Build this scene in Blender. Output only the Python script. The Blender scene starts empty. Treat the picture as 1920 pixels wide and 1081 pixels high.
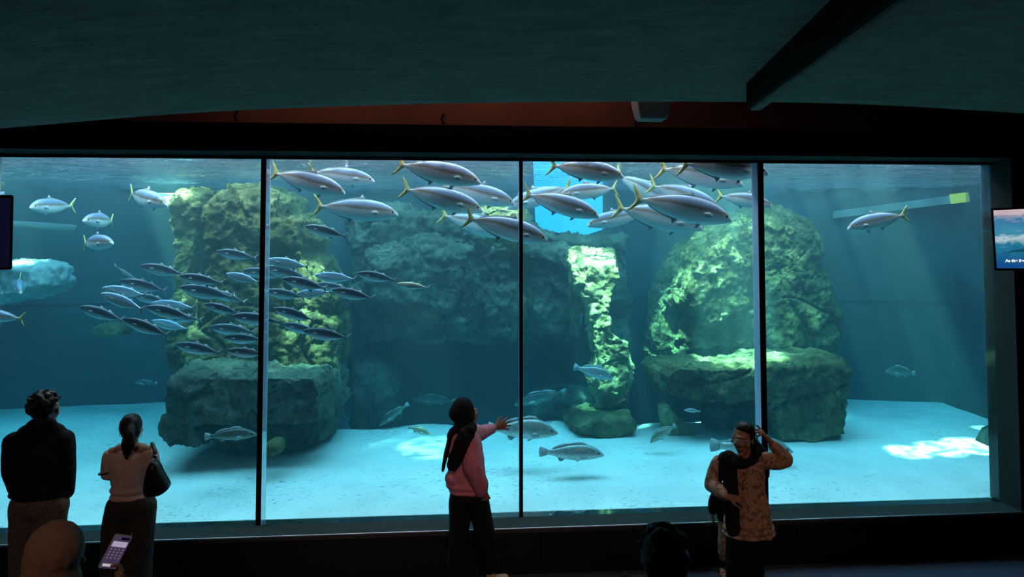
import bpy, bmesh, math, random
from mathutils import Vector, Matrix, Quaternion, noise
PI = math.pi
sc = bpy.context.scene
C = sc.collection
rnd = random.Random(7)

# ------------------------------------------------------------------ camera
CAM = Vector((0.0, -6.7, 3.08))
F, PX, PY = 1300.0, 960.0, 387.0
YAW, PITCH = math.radians(4.42), math.radians(2.5)
_f = Vector((math.sin(YAW) * math.cos(PITCH), math.cos(YAW) * math.cos(PITCH), math.sin(PITCH)))
_r = Vector((math.cos(YAW), -math.sin(YAW), 0))
_u = _r.cross(_f)
cam_d = bpy.data.cameras.new('camera')
cam = bpy.data.objects.new('camera', cam_d)
C.objects.link(cam)
m3 = Matrix((_r, _u, -_f)).transposed()
cam.matrix_world = Matrix.Translation(CAM) @ m3.to_4x4()
cam_d.sensor_fit = 'HORIZONTAL'
cam_d.sensor_width = 36.0
cam_d.lens = F * 36.0 / 1920.0
cam_d.shift_y = (PY - 540.5) / 1920.0
cam_d.clip_end = 200
sc.camera = cam


def ray(px, py):
    return _r * ((px - PX) / F) + _u * ((PY - py) / F) + _f


def at(px, py, y):
    d = ray(px, py)
    return CAM + d * ((y - CAM.y) / d.y)


def atz(px, py, z):
    d = ray(px, py)
    return CAM + d * ((z - CAM.z) / d.z)


def atd(px, py, depth):
    return CAM + ray(px, py) * depth


# ------------------------------------------------------------------ helpers
def link(name, me, mat=None, parent=None, smooth=True):
    o = bpy.data.objects.new(name, me)
    C.objects.link(o)
    if mat is not None:
        me.materials.clear()
        for m in (mat if isinstance(mat, (list, tuple)) else [mat]):
            me.materials.append(m)
    if parent is not None:
        o.parent = parent
    if smooth:
        for p in me.polygons:
            p.use_smooth = True
    return o


def obj(name, bm, mat=None, parent=None, smooth=True):
    me = bpy.data.meshes.new(name)
    bm.normal_update()
    bm.to_mesh(me)
    bm.free()
    return link(name, me, mat, parent, smooth)


def empty(name, loc, label, cat, group=None):
    o = bpy.data.objects.new(name, None)
    o.empty_display_size = 0.1
    C.objects.link(o)
    o.location = loc
    return tag(o, label, cat, group)


def tag(o, label, cat, group=None):
    o['label'] = label
    o['category'] = cat
    if group:
        o['group'] = group
    return o


def struct(o, label=None, cat=None):
    o['kind'] = 'structure'
    if label:
        o['label'] = label
    if cat:
        o['category'] = cat
    return o


def box(bm, a, b):
    v = [bm.verts.new((x, y, z)) for x in (a[0], b[0]) for y in (a[1], b[1]) for z in (a[2], b[2])]
    fs = []
    for q in ((0, 1, 3, 2), (4, 6, 7, 5), (0, 4, 5, 1), (2, 3, 7, 6), (0, 2, 6, 4), (1, 5, 7, 3)):
        fs.append(bm.faces.new([v[i] for i in q]))
    return fs


def bevbox(bm, a, b, r, seg=2):
    t = bmesh.new()
    box(t, a, b)
    bmesh.ops.recalc_face_normals(t, faces=t.faces)
    bmesh.ops.bevel(t, geom=list(t.edges), offset=r, segments=seg, profile=0.5, affect='EDGES')
    me = bpy.data.meshes.new('tmp')
    t.to_mesh(me)
    t.free()
    bm.from_mesh(me)
    bpy.data.meshes.remove(me)


def tube(bm, pts, r, n=8):
    """round tube along points; r a number or one per point"""
    pts = [Vector(p) for p in pts]
    rs = r if isinstance(r, (list, tuple)) else [r] * len(pts)
    rings = []
    up = Vector((0, 0, 1))
    for i, p in enumerate(pts):
        d = (pts[min(i + 1, len(pts) - 1)] - pts[max(i - 1, 0)]).normalized()
        s = d.cross(up)
        if s.length < 1e-3:
            s = d.cross(Vector((0, 1, 0)))
        s.normalize()
        t = s.cross(d)
        rings.append([bm.verts.new(p + (s * math.cos(a) + t * math.sin(a)) * rs[i]) for a in [2 * PI * k / n for k in range(n)]])
    for a, b in zip(rings, rings[1:]):
        for k in range(n):
            bm.faces.new((a[k], a[(k + 1) % n], b[(k + 1) % n], b[k]))
    bm.faces.new(rings[0][::-1])
    bm.faces.new(rings[-1])


def frame_of(d, hint=(0, 0, 1)):
    """matrix whose columns are (side, d, normal)"""
    d = Vector(d).normalized()
    n = Vector(hint) - d * Vector(hint).dot(d)
    if n.length < 1e-4:
        n = Vector((1, 0, 0)) - d * d.x
    n.normalize()
    s = d.cross(n)
    return Matrix((s, d, n)).transposed()


class Blob:
    """a union of tapered capsules and ellipsoids that is grown into ONE continuous skin by a voxel remesh"""

    def __init__(self):
        self.bm = bmesh.new()

    def ell(self, c, r, rot=None, seg=20):
        M = Matrix.Translation(Vector(c)) @ (rot.to_4x4() if rot is not None else Matrix.Identity(4))
        M = M @ Matrix.Diagonal((r[0], r[1], r[2], 1))
        bmesh.ops.create_uvsphere(self.bm, u_segments=seg, v_segments=seg // 2, radius=1, matrix=M)
        return self

    def cap(self, p0, r0, p1, r1, flat=1.0, hint=(0, 1, 0), n=14):
        """tapered capsule; flat squeezes it along hint"""
        p0, p1 = Vector(p0), Vector(p1)
        d = p1 - p0
        if d.length < 1e-5:
            return self
        R = frame_of(d, hint)
        s, t = R.col[0], R.col[2]
        dn = d.normalized()
        rings = []
        prof = [(-math.cos(a) * r0, math.sin(a) * r0, p0) for a in (0.25, 0.7, 1.15)]
        prof += [(0, r0, p0), (0, r1, p1)]
        prof += [(math.cos(a) * r1, math.sin(a) * r1, p1) for a in (1.15, 0.7, 0.25)]
        for off, rr, base in prof:
            rings.append([self.bm.verts.new(base + dn * off + s * (rr * math.cos(a)) + t * (rr * flat * math.sin(a)))
                          for a in [2 * PI * k / n for k in range(n)]])
        for a, b in zip(rings, rings[1:]):
            for k in range(n):
                self.bm.faces.new((a[k], a[(k + 1) % n], b[(k + 1) % n], b[k]))
        self.bm.faces.new(rings[0][::-1])
        self.bm.faces.new(rings[-1])
        return self

    def chain(self, pts, flat=1.0, hint=(0, 1, 0)):
        for (a, ra), (b, rb) in zip(pts, pts[1:]):
            self.cap(a, ra, b, rb, flat, hint)
        return self

    def mesh(self, name, voxel, smooth=3, wrinkle=0.0, wscale=9.0, seed=0):
        me = bpy.data.meshes.new('tmp')
        bmesh.ops.recalc_face_normals(self.bm, faces=self.bm.faces)
        self.bm.to_mesh(me)
        self.bm.free()
        return remesh(me, name, voxel, smooth, wrinkle, wscale, seed)

    def build(self, name, voxel, mat, parent, smooth=3, wrinkle=0.0, wscale=9.0, seed=0):
        return link(name, self.mesh(name, voxel, smooth, wrinkle, wscale, seed), mat, parent)


def remesh(me, name, voxel, smooth=3, wrinkle=0.0, wscale=9.0, seed=0):
    t = bpy.data.objects.new('tmp', me)
    C.objects.link(t)
    md = t.modifiers.new('r', 'REMESH')
    md.mode = 'VOXEL'
    md.voxel_size = voxel
    if smooth:
        sm = t.modifiers.new('s', 'SMOOTH')
        sm.factor = 0.5
        sm.iterations = smooth
    dg = bpy.context.evaluated_depsgraph_get()
    out = bpy.data.meshes.new_from_object(t.evaluated_get(dg))
    out.name = name
    bpy.data.objects.remove(t)
    bpy.data.meshes.remove(me)
    if wrinkle:
        off = Vector((seed * 3.1, seed * 1.7, seed * 5.3))
        cs = [v.co.copy() for v in out.vertices]
        ns = [v.normal.copy() for v in out.vertices]
        flat = []
        for c, nn in zip(cs, ns):
            q = Vector((c.x * wscale, c.y * wscale, c.z * wscale * 0.55)) + off
            c = c + nn * (wrinkle * (noise.noise(q) + 0.5 * noise.noise(q * 2.3)))
            flat.extend(c)
        out.vertices.foreach_set('co', flat)
        out.update()
    return out


# ------------------------------------------------------------------ materials
def S(r, g, b):
    """sRGB 0..255 to linear"""
    def f(c):
        c /= 255.0
        return c / 12.92 if c <= 0.04045 else ((c + 0.055) / 1.055) ** 2.4
    return (f(r), f(g), f(b), 1)


class NT:
    def __init__(self, name):
        self.m = bpy.data.materials.new(name)
        self.m.use_nodes = True
        self.t = self.m.node_tree
        self.t.nodes.clear()
        self.out = self.t.nodes.new('ShaderNodeOutputMaterial')

    def n(self, typ, ins=None, **kw):
        nd = self.t.nodes.new('ShaderNode' + typ)
        for k, v in kw.items():
            setattr(nd, k, v)
        for k, v in (ins or {}).items():
            s = nd.inputs[k]
            if isinstance(v, bpy.types.NodeSocket):
                self.t.links.new(v, s)
            else:
                s.default_value = v
        return nd

    def ramp(self, fac, stops, interp='LINEAR'):
        nd = self.n('ValToRGB', {'Fac': fac})
        cr = nd.color_ramp
        cr.interpolation = interp
        while len(cr.elements) < len(stops):
            cr.elements.new(0.5)
        for e, (p, c) in zip(cr.elements, stops):
            e.position = p
            e.color = c if len(c) == 4 else (*c, 1)
        return nd.outputs['Color']

    def surf(self, s):
        self.t.links.new(s, self.out.inputs['Surface'])
        return self.m


def cloth(name, col, var=0.25, rough=0.85, scale=40, sheen=0.0):
    t = NT(name)
    co = t.n('TexCoord').outputs['Object']
    nz = t.n('TexNoise', {'Vector': co, 'Scale': scale, 'Detail': 4.0}).outputs['Fac']
    c0 = tuple(x * (1 - var) for x in col[:3])
    c1 = tuple(min(1, x * (1 + var)) for x in col[:3])
    c = t.ramp(nz, [(0.3, c0), (0.7, c1)])
    fold = t.n('TexNoise', {'Vector': co, 'Scale': 11.0, 'Detail': 2.0, 'Distortion': 0.8}).outputs['Fac']
    bp = t.n('Bump', {'Height': fold, 'Strength': 0.35, 'Distance': 0.02}).outputs['Normal']
    p = t.n('BsdfPrincipled', {'Base Color': c, 'Roughness': rough, 'Normal': bp})
    p.inputs['Specular IOR Level'].default_value = 0.2
    return t.surf(p.outputs[0])


def plain(name, col, rough=0.5, metal=0.0, spec=0.5, var=0.06, scale=30):
    t = NT(name)
    co = t.n('TexCoord').outputs['Object']
    nz = t.n('TexNoise', {'Vector': co, 'Scale': scale, 'Detail': 3.0}).outputs['Fac']
    c = t.ramp(nz, [(0.3, tuple(x * (1 - var) for x in col[:3])), (0.7, tuple(min(1, x * (1 + var)) for x in col[:3]))])
    p = t.n('BsdfPrincipled', {'Base Color': c, 'Roughness': rough, 'Metallic': metal})
    p.inputs['Specular IOR Level'].default_value = spec
    return t.surf(p.outputs[0])


def emit(name, col, strength):
    t = NT(name)
    e = t.n('Emission', {'Color': col, 'Strength': strength})
    return t.surf(e.outputs[0])


def rock_mat(name, dark, mid, light, seed=0.0):
    t = NT(name)
    co = t.n('TexCoord').outputs['Object']
    mp = t.n('Mapping', {'Vector': co, 'Location': (seed, seed * 2, -seed)}).outputs[0]
    a = t.n('TexNoise', {'Vector': mp, 'Scale': 2.2, 'Detail': 8.0, 'Roughness': 0.62, 'Distortion': 0.3}).outputs['Fac']
    b = t.n('TexNoise', {'Vector': mp, 'Scale': 14.0, 'Detail': 7.0, 'Roughness': 0.7}).outputs['Fac']
    f = t.n('TexNoise', {'Vector': mp, 'Scale': 45.0, 'Detail': 6.0, 'Roughness': 0.75}).outputs['Fac']
    b2 = t.n('Math', {0: t.n('Math', {0: b, 1: 0.45}, operation='MULTIPLY').outputs[0], 1: t.n('Math', {0: f, 1: 0.35}, operation='MULTIPLY').outputs[0]}, operation='ADD').outputs[0]
    s = t.n('Math', {0: a, 1: t.n('Math', {0: b2, 1: 0.13}, operation='SUBTRACT').outputs[0]}, operation='ADD').outputs[0]
    c = t.ramp(s, [(0.52, dark), (0.76, mid), (1.0, light)])
    vo = t.n('TexVoronoi', {'Vector': t.n('VectorMath', {0: mp, 1: t.n('TexNoise', {'Vector': mp, 'Scale': 3.0}).outputs['Color']}, operation='ADD').outputs[0], 'Scale': 0.8}, feature='DISTANCE_TO_EDGE').outputs['Distance']
    crack = t.ramp(vo, [(0.0, (0.35, 0.35, 0.35)), (0.02, (1, 1, 1))])
    mixc = t.n('Mix', {'Factor': 1.0, 'A': c, 'B': crack}, data_type='RGBA', blend_type='MULTIPLY')
    # the colour sockets of a Mix node share names with others: set them by index
    for l in list(t.t.links):
        if l.to_node == mixc:
            t.t.links.remove(l)
    t.t.links.new(c, mixc.inputs[6])
    t.t.links.new(crack, mixc.inputs[7])
    col = mixc.outputs[2]
    h = t.n('Math', {0: s, 1: t.n('Math', {0: crack, 1: 0.25}, operation='MULTIPLY').outputs[0]}, operation='ADD').outputs[0]
    bp = t.n('Bump', {'Height': h, 'Strength': 1.0, 'Distance': 0.10}).outputs['Normal']
    p = t.n('BsdfPrincipled', {'Base Color': col, 'Roughness': 0.9, 'Normal': bp})
    p.inputs['Specular IOR Level'].default_value = 0.15
    return t.surf(p.outputs[0])


def sand_mat():
    t = NT('pale sand')
    co = t.n('TexCoord').outputs['Object']
    a = t.n('TexNoise', {'Vector': co, 'Scale': 1.1, 'Detail': 6.0, 'Roughness': 0.6}).outputs['Fac']
    mp = t.n('Mapping', {'Vector': co, 'Scale': (1.0, 2.6, 1.0)}).outputs[0]
    b = t.n('TexNoise', {'Vector': mp, 'Scale': 16.0, 'Detail': 3.0, 'Roughness': 0.6}).outputs['Fac']
    cl = t.n('TexNoise', {'Vector': co, 'Scale': 0.9, 'Detail': 2.0}).outputs['Fac']
    c = t.ramp(a, [(0.3, (0.60, 0.60, 0.55)), (0.7, (0.80, 0.79, 0.72))])
    sp = t.n('Math', {0: b, 1: t.n('Math', {0: cl, 1: 0.22}, operation='MULTIPLY').outputs[0]}, operation='ADD').outputs[0]
    speck = t.ramp(sp, [(0.735, (1, 1, 1)), (0.785, (0.50, 0.50, 0.48))])
    mixc = t.n('Mix', data_type='RGBA', blend_type='MULTIPLY')
    mixc.inputs[0].default_value = 1.0
    t.t.links.new(c, mixc.inputs[6])
    t.t.links.new(speck, mixc.inputs[7])
    bp = t.n('Bump', {'Height': a, 'Strength': 0.3, 'Distance': 0.1}).outputs['Normal']
    p = t.n('BsdfPrincipled', {'Base Color': mixc.outputs[2], 'Roughness': 0.95, 'Normal': bp})
    p.inputs['Specular IOR Level'].default_value = 0.0
    return t.surf(p.outputs[0])


def water_mat():
    t = NT('tank water')
    geo = t.n('NewGeometry')
    nz = t.n('SeparateXYZ', {0: geo.outputs['True Normal']}).outputs['Z']
    up = t.n('Math', {0: t.n('Math', {0: nz}, operation='ABSOLUTE').outputs[0], 1: 0.5}, operation='GREATER_THAN').outputs[0]
    pz = t.n('SeparateXYZ', {0: geo.outputs['Position']}).outputs['Z']
    high = t.n('Math', {0: pz, 1: 2.0}, operation='GREATER_THAN').outputs[0]
    top = t.n('Math', {0: up, 1: high}, operation='MULTIPLY').outputs[0]
    co = t.n('TexCoord').outputs['Object']
    mp = t.n('Mapping', {'Vector': co, 'Scale': (0.7, 1.5, 1.0)}).outputs[0]
    w1 = t.n('TexNoise', {'Vector': mp, 'Scale': 3.0, 'Detail': 3.0, 'Roughness': 0.55, 'Distortion': 0.4}).outputs['Fac']
    bp = t.n('Bump', {'Height': w1, 'Strength': 1.0, 'Distance': 0.5}).outputs['Normal']
    lw = t.n('LayerWeight', {'Blend': 0.5, 'Normal': bp}).outputs['Facing']
    tir = t.ramp(lw, [(0.34, (0, 0, 0)), (0.5, (0.97, 0.97, 0.97))])
    fac = t.n('Math', {0: top, 1: tir}, operation='MULTIPLY').outputs[0]
    gl = t.n('BsdfAnisotropic', {'Color': (0.95, 0.97, 1, 1), 'Roughness': 0.03, 'Normal': bp}).outputs[0]
    tr = t.n('BsdfTransparent').outputs[0]
    mx = t.n('MixShader', {0: fac, 1: tr, 2: gl}).outputs[0]
    t.surf(mx)
    ab = t.n('VolumeAbsorption', {'Color': W_ABS_COL, 'Density': W_ABS}).outputs[0]
    scv = t.n('VolumeScatter', {'Color': W_SC_COL, 'Density': W_SC, 'Anisotropy': 0.2}).outputs[0]
    ad = t.n('AddShader', {0: ab, 1: scv}).outputs[0]
    t.t.links.new(ad, t.out.inputs['Volume'])
    return t.m


W_ABS, W_ABS_COL = 0.40, (0.0, 0.70, 0.80, 1)
W_SC, W_SC_COL = 0.026, (0.45, 0.88, 1.0, 1)


def glass_mat():
    t = NT('clear acrylic')
    tr = t.n('BsdfTransparent', {'Color': (0.975, 0.985, 0.99, 1)}).outputs[0]
    gl = t.n('BsdfAnisotropic', {'Color': (1, 1, 1, 1), 'Roughness': 0.02}).outputs[0]
    fr = t.n('Fresnel', {'IOR': 1.2}).outputs[0]
    fac = t.n('Math', {0: fr, 1: 0.5}, operation='MULTIPLY').outputs[0]
    mx = t.n('MixShader', {0: fac, 1: tr, 2: gl}).outputs[0]
    return t.surf(mx)


def fish_mat(name, back, stripe, flank, belly, rough=0.3, metal=0.35, z0=-0.12, z1=0.12, spots=0.0, stripe_amt=1.0):
    """back to belly colouring of the animal in its own coordinates"""
    t = NT(name)
    co = t.n('TexCoord').outputs['Object']
    nz = t.n('TexNoise', {'Vector': co, 'Scale': 9.0, 'Detail': 3.0}).outputs['Fac']
    xyz = t.n('SeparateXYZ', {0: co})
    z = xyz.outputs['Z']
    zz = t.n('Math', {0: z, 1: t.n('Math', {0: t.n('Math', {0: nz, 1: 0.5}, operation='SUBTRACT').outputs[0], 1: 0.03}, operation='MULTIPLY').outputs[0]}, operation='ADD').outputs[0]
    mr = t.n('MapRange', {'Value': zz, 'From Min': z0, 'From Max': z1}).outputs[0]
    c = t.ramp(mr, [(0.0, belly), (0.36, belly), (0.52, flank), (0.59, stripe if stripe_amt else flank), (0.65, stripe if stripe_amt else flank), (0.72, back), (1.0, tuple(x * 0.85 for x in back[:3]))])
    sc_n = t.n('TexVoronoi', {'Vector': co, 'Scale': 70.0}).outputs['Distance']
    bp = t.n('Bump', {'Height': sc_n, 'Strength': 0.12, 'Distance': 0.004}).outputs['Normal']
    if spots:
        v = t.n('TexNoise', {'Vector': co, 'Scale': 26.0, 'Detail': 2.0}).outputs['Fac']
        sp = t.ramp(v, [(0.42, (1 - spots,) * 3), (0.6, (1, 1, 1))])
        mixc = t.n('Mix', data_type='RGBA', blend_type='MULTIPLY')
        mixc.inputs[0].default_value = 1.0
        t.t.links.new(c, mixc.inputs[6])
        t.t.links.new(sp, mixc.inputs[7])
        c = mixc.outputs[2]
    p = t.n('BsdfPrincipled', {'Base Color': c, 'Roughness': rough, 'Metallic': metal, 'Normal': bp})
    return t.surf(p.outputs[0])


M = {}
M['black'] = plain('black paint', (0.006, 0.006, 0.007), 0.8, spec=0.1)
M['panel'] = plain('black panel', (0.010, 0.009, 0.010), 0.5, spec=0.25)
M['redwall'] = plain('red brown paint', (0.24, 0.10, 0.07), 0.8, spec=0.1, var=0.15, scale=2)
M['reveal'] = plain('grey reveal', (0.045, 0.048, 0.046), 0.7, spec=0.1)
M['sill'] = plain('grey sill', (0.045, 0.052, 0.050), 0.7, spec=0.1, var=0.12, scale=12)
M['edge'] = plain('metal edge', (0.55, 0.52, 0.52), 0.35, 0.9)
M['seal'] = plain('black silicone', (0.004, 0.004, 0.005), 0.6, spec=0.2)
M['joint'] = plain('pale acrylic edge', (0.50, 0.60, 0.78), 0.5)
M['glass'] = glass_mat()
M['water'] = water_mat()
M['sand'] = sand_mat()
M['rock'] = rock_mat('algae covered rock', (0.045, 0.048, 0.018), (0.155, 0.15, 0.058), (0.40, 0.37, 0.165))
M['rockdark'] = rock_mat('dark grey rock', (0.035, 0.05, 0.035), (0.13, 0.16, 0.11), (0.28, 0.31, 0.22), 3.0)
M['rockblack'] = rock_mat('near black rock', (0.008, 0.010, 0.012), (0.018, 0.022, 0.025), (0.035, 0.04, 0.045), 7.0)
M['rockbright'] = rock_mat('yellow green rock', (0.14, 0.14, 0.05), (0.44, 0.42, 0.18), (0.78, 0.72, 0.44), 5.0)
M['tankwall'] = plain('tank concrete', (0.055, 0.065, 0.08), 0.9, spec=0.1, var=0.25, scale=1.2)
M['darklip'] = plain('darker concrete', (0.20, 0.22, 0.21), 0.9, spec=0.1, var=0.2, scale=3)  # darker tone of the lip concrete
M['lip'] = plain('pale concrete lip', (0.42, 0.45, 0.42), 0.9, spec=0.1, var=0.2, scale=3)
M['skin'] = plain('brown skin', (0.30, 0.15, 0.09), 0.55, spec=0.3)
M['skinfair'] = plain('tan skin', (0.42, 0.24, 0.16), 0.55, spec=0.3)
M['hair'] = plain('black hair', (0.010, 0.008, 0.007), 0.5, spec=0.3, var=0.4, scale=90)
M['eyew'] = plain('eye white', (0.6, 0.58, 0.55), 0.2)
M['eyeb'] = plain('eye dark', (0.01, 0.008, 0.006), 0.1)
M['jacket'] = cloth('black jacket cloth', (0.010, 0.010, 0.012))
M['khaki'] = cloth('khaki trouser cloth', (0.17, 0.12, 0.085))
M['cream'] = cloth('cream knit', (0.62, 0.47, 0.40), 0.1)
M['greypants'] = cloth('dark olive cloth', (0.045, 0.042, 0.035))
M['blackcloth'] = cloth('black cloth', (0.008, 0.008, 0.009))
M['pink'] = cloth('pink fleece', (0.62, 0.24, 0.30), 0.12)
M['beige'] = cloth('beige hijab cloth', (0.30, 0.19, 0.13), 0.1)
M['tan'] = cloth('tan suede', (0.55, 0.33, 0.20), 0.1)
M['sole'] = plain('pale sole', (0.65, 0.55, 0.45), 0.6)
M['leather'] = plain('black leather', (0.006, 0.006, 0.007), 0.4)
M['gold'] = plain('gold metal', (0.8, 0.55, 0.2), 0.3, 1.0)
M['silver'] = plain('silver metal', (0.7, 0.7, 0.72), 0.3, 1.0)
M['whiteplastic'] = plain('white plastic', (0.62, 0.60, 0.60), 0.5)
M['blackplastic'] = plain('black plastic', (0.008, 0.008, 0.012), 0.4)
M['offscreen'] = emit('violet glow on dark screen', S(13, 13, 33), 1.0)  # added glow stands in for the violet reflection on the unlit screen
M['yellowfin'] = plain('yellow fin', (0.60, 0.52, 0.16), 0.5, var=0.2)
M['greyfin'] = plain('grey fin', (0.36, 0.36, 0.36), 0.5, var=0.2)
M['palefin'] = plain('pale fin', (0.42, 0.47, 0.47), 0.5, var=0.15)
M['king'] = fish_mat('silver blue kingfish skin', (0.20, 0.25, 0.37), (0.24, 0.18, 0.14), (0.62, 0.60, 0.62), (0.93, 0.95, 0.95), 0.38, 0.0)
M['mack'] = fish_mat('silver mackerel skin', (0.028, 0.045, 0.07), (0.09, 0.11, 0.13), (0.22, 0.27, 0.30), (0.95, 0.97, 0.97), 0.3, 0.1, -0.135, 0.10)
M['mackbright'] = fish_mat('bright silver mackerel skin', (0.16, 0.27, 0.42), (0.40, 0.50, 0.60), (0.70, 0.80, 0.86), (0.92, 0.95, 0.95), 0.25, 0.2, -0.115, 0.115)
M['kobshaded'] = fish_mat('shade darkened fish skin', (0.05, 0.07, 0.06), (0.10, 0.12, 0.10), (0.15, 0.18, 0.15), (0.26, 0.30, 0.26), 0.5, 0.0, -0.16, 0.16, 0.3)  # skin darkened to stand in for the cave's shade on dim fish
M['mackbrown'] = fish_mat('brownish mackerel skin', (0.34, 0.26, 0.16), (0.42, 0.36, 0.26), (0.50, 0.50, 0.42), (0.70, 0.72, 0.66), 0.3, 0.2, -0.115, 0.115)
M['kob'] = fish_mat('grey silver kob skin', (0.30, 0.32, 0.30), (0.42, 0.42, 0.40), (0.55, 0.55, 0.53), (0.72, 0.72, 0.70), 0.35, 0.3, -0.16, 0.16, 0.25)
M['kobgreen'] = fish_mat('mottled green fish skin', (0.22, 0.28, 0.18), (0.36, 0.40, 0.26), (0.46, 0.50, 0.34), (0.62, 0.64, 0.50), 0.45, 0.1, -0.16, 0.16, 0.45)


def shirt_mat():
    t = NT('patterned tan tunic cloth')
    co = t.n('TexCoord').outputs['Object']
    a = t.n('TexNoise', {'Vector': co, 'Scale': 24.0, 'Detail': 3.0, 'Distortion': 1.2}).outputs['Fac']
    c = t.ramp(a, [(0.42, (0.50, 0.30, 0.19)), (0.52, (0.40, 0.24, 0.16)), (0.60, (0.20, 0.12, 0.09))])
    fold = t.n('TexNoise', {'Vector': co, 'Scale': 10.0, 'Detail': 2.0, 'Distortion': 0.8}).outputs['Fac']
    bp = t.n('Bump', {'Height': fold, 'Strength': 0.4, 'Distance': 0.02}).outputs['Normal']
    p = t.n('BsdfPrincipled', {'Base Color': c, 'Roughness': 0.8, 'Normal': bp})
    p.inputs['Specular IOR Level'].default_value = 0.2
    return t.surf(p.outputs[0])


def carpet_mat():
    t = NT('blue grey carpet')
    co = t.n('TexCoord').outputs['Object']
    a = t.n('TexNoise', {'Vector': co, 'Scale': 60.0, 'Detail': 3.0}).outputs['Fac']
    c = t.ramp(a, [(0.3, (0.040, 0.050, 0.072)), (0.7, (0.072, 0.085, 0.115))])
    bp = t.n('Bump', {'Height': a, 'Strength': 0.6, 'Distance': 0.01}).outputs['Normal']
    p = t.n('BsdfPrincipled', {'Base Color': c, 'Roughness': 0.95, 'Normal': bp})
    p.inputs['Specular IOR Level'].default_value = 0.1
    return t.surf(p.outputs[0])


def ceiling_mat():
    t = NT('rough dark plaster')
    co = t.n('TexCoord').outputs['Object']
    mp = t.n('Mapping', {'Vector': co, 'Scale': (1.0, 3.0, 1.0)}).outputs[0]
    a = t.n('TexNoise', {'Vector': mp, 'Scale': 3.0, 'Detail': 8.0, 'Roughness': 0.7, 'Distortion': 0.3}).outputs['Fac']
    c = t.ramp(a, [(0.3, (0.26, 0.22, 0.19)), (0.7, (0.42, 0.36, 0.31))])
    bp = t.n('Bump', {'Height': a, 'Strength': 0.7, 'Distance': 0.05}).outputs['Normal']
    p = t.n('BsdfPrincipled', {'Base Color': c, 'Roughness': 0.95, 'Normal': bp})
    p.inputs['Specular IOR Level'].default_value = 0.1
    return t.surf(p.outputs[0])


M['shirt'] = shirt_mat()
M['carpet'] = carpet_mat()
M['ceiling'] = ceiling_mat()

# ------------------------------------------------------------------ the setting: gallery
ZT, ZB = CAM.z + 0.75, CAM.z - 2.636      # top and bottom of the glass
ZW = 3.87                                  # water level
XL, XR = -7.2, 5.46
WALLY = -0.25


def sbox(name, a, b, mat, label=None, cat=None):
    bm = bmesh.new()
    box(bm, a, b)
    bmesh.ops.recalc_face_normals(bm, faces=bm.faces)
    return struct(obj(name, bm, mat, None, False), label, cat)


sbox('floor', (-9, -12, -0.12), (9, WALLY, 0), M['carpet'], 'dark blue grey carpeted gallery floor', 'floor')
# wall under the glass, built as panels with thin seams
bm = bmesh.new()
x = -9.0
while x < 9:
    box(bm, (x + 0.003, WALLY, 0), (x + 1.217, -0.02, ZB - 0.06), )
    x += 1.22
box(bm, (-9, WALLY + 0.01, 0), (9, 0.15, ZB - 0.07))
bmesh.ops.recalc_face_normals(bm, faces=bm.faces)
struct(obj('wall_front', bm, M['panel'], None, False), 'black panelled low wall under the aquarium glass', 'wall')
# sill with its metal nosing
bm = bmesh.new()
box(bm, (-9, WALLY - 0.005, ZB - 0.07), (XR + 0.12, 0.0, ZB - 0.025))
bmesh.ops.recalc_face_normals(bm, faces=bm.faces)
sill = struct(obj('trim_sill', bm, M['sill'], None, False), 'grey green window sill in front of the glass', 'sill')
bm = bmesh.new()
bevbox(bm, (-9, WALLY - 0.013, ZB - 0.036), (9, WALLY - 0.003, ZB - 0.022), 0.003)
struct(obj('trim_nosing', bm, M['edge'], None, False), 'thin metal edge along the sill', 'trim')
# lintel over the glass
RT = ZT + 0.032
bm = bmesh.new()
v = []
for xx in (-9, 9):
    v.append([bm.verts.new((xx, y, z)) for y, z in ((WALLY, RT), (WALLY, RT + 0.26), (0.15, RT + 0.26), (0.15, ZT), (0.0, ZT), (-0.01, ZT + 0.012))])
for k in range(6):
    bm.faces.new((v[0][k], v[0][(k + 1) % 6], v[1][(k + 1) % 6], v[1][k]))
bm.faces.new(v[0][::-1])
bm.faces.new(v[1])
bmesh.ops.recalc_face_normals(bm, faces=bm.faces)
o = struct(obj('wall_lintel', bm, [M['black'], M['reveal']], None, False), 'black fascia beam above the aquarium glass', 'wall')
for p in o.data.polygons:
    if p.normal.z < -0.5 and p.center.y < -0.02:
        p.material_index = 1
# recess wall, painted red brown, up to the roof above
sbox('wall_recess', (-9, -0.06, RT + 0.26), (9, 0.15, 7.2), M['redwall'], 'red brown painted recess wall above the fascia', 'wall')
# top gasket
sbox('trim_gasket', (-9, -0.012, ZT - 0.012), (XR, -0.002, ZT + 0.012), M['seal'], 'black seal along the top of the glass', 'trim')
# right jamb
bm = bmesh.new()
box(bm, (XR, WALLY, ZB - 0.03), (XR + 0.12, 0.15, ZT + 0.03))
bmesh.ops.recalc_face_normals(bm, faces=bm.faces)
struct(obj('trim_jamb', bm, M['reveal'], None, False), 'dark grey window jamb beside the last pane', 'trim')
sbox('wall_right', (XR + 0.10, WALLY - 0.02, 0), (9, 0.15, RT), M['black'], 'black wall to the right of the glass', 'wall')
sbox('wall_left', (-9.2, -12, 0), (-9, 0.15, 7.2), M['black'])
sbox('wall_far_right', (9, -12, 0), (9.2, 0.15, 7.2), M['black'])
sbox('wall_back', (-9.2, -12.2, 0), (9.2, -12, 7.2), M['black'])

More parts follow.
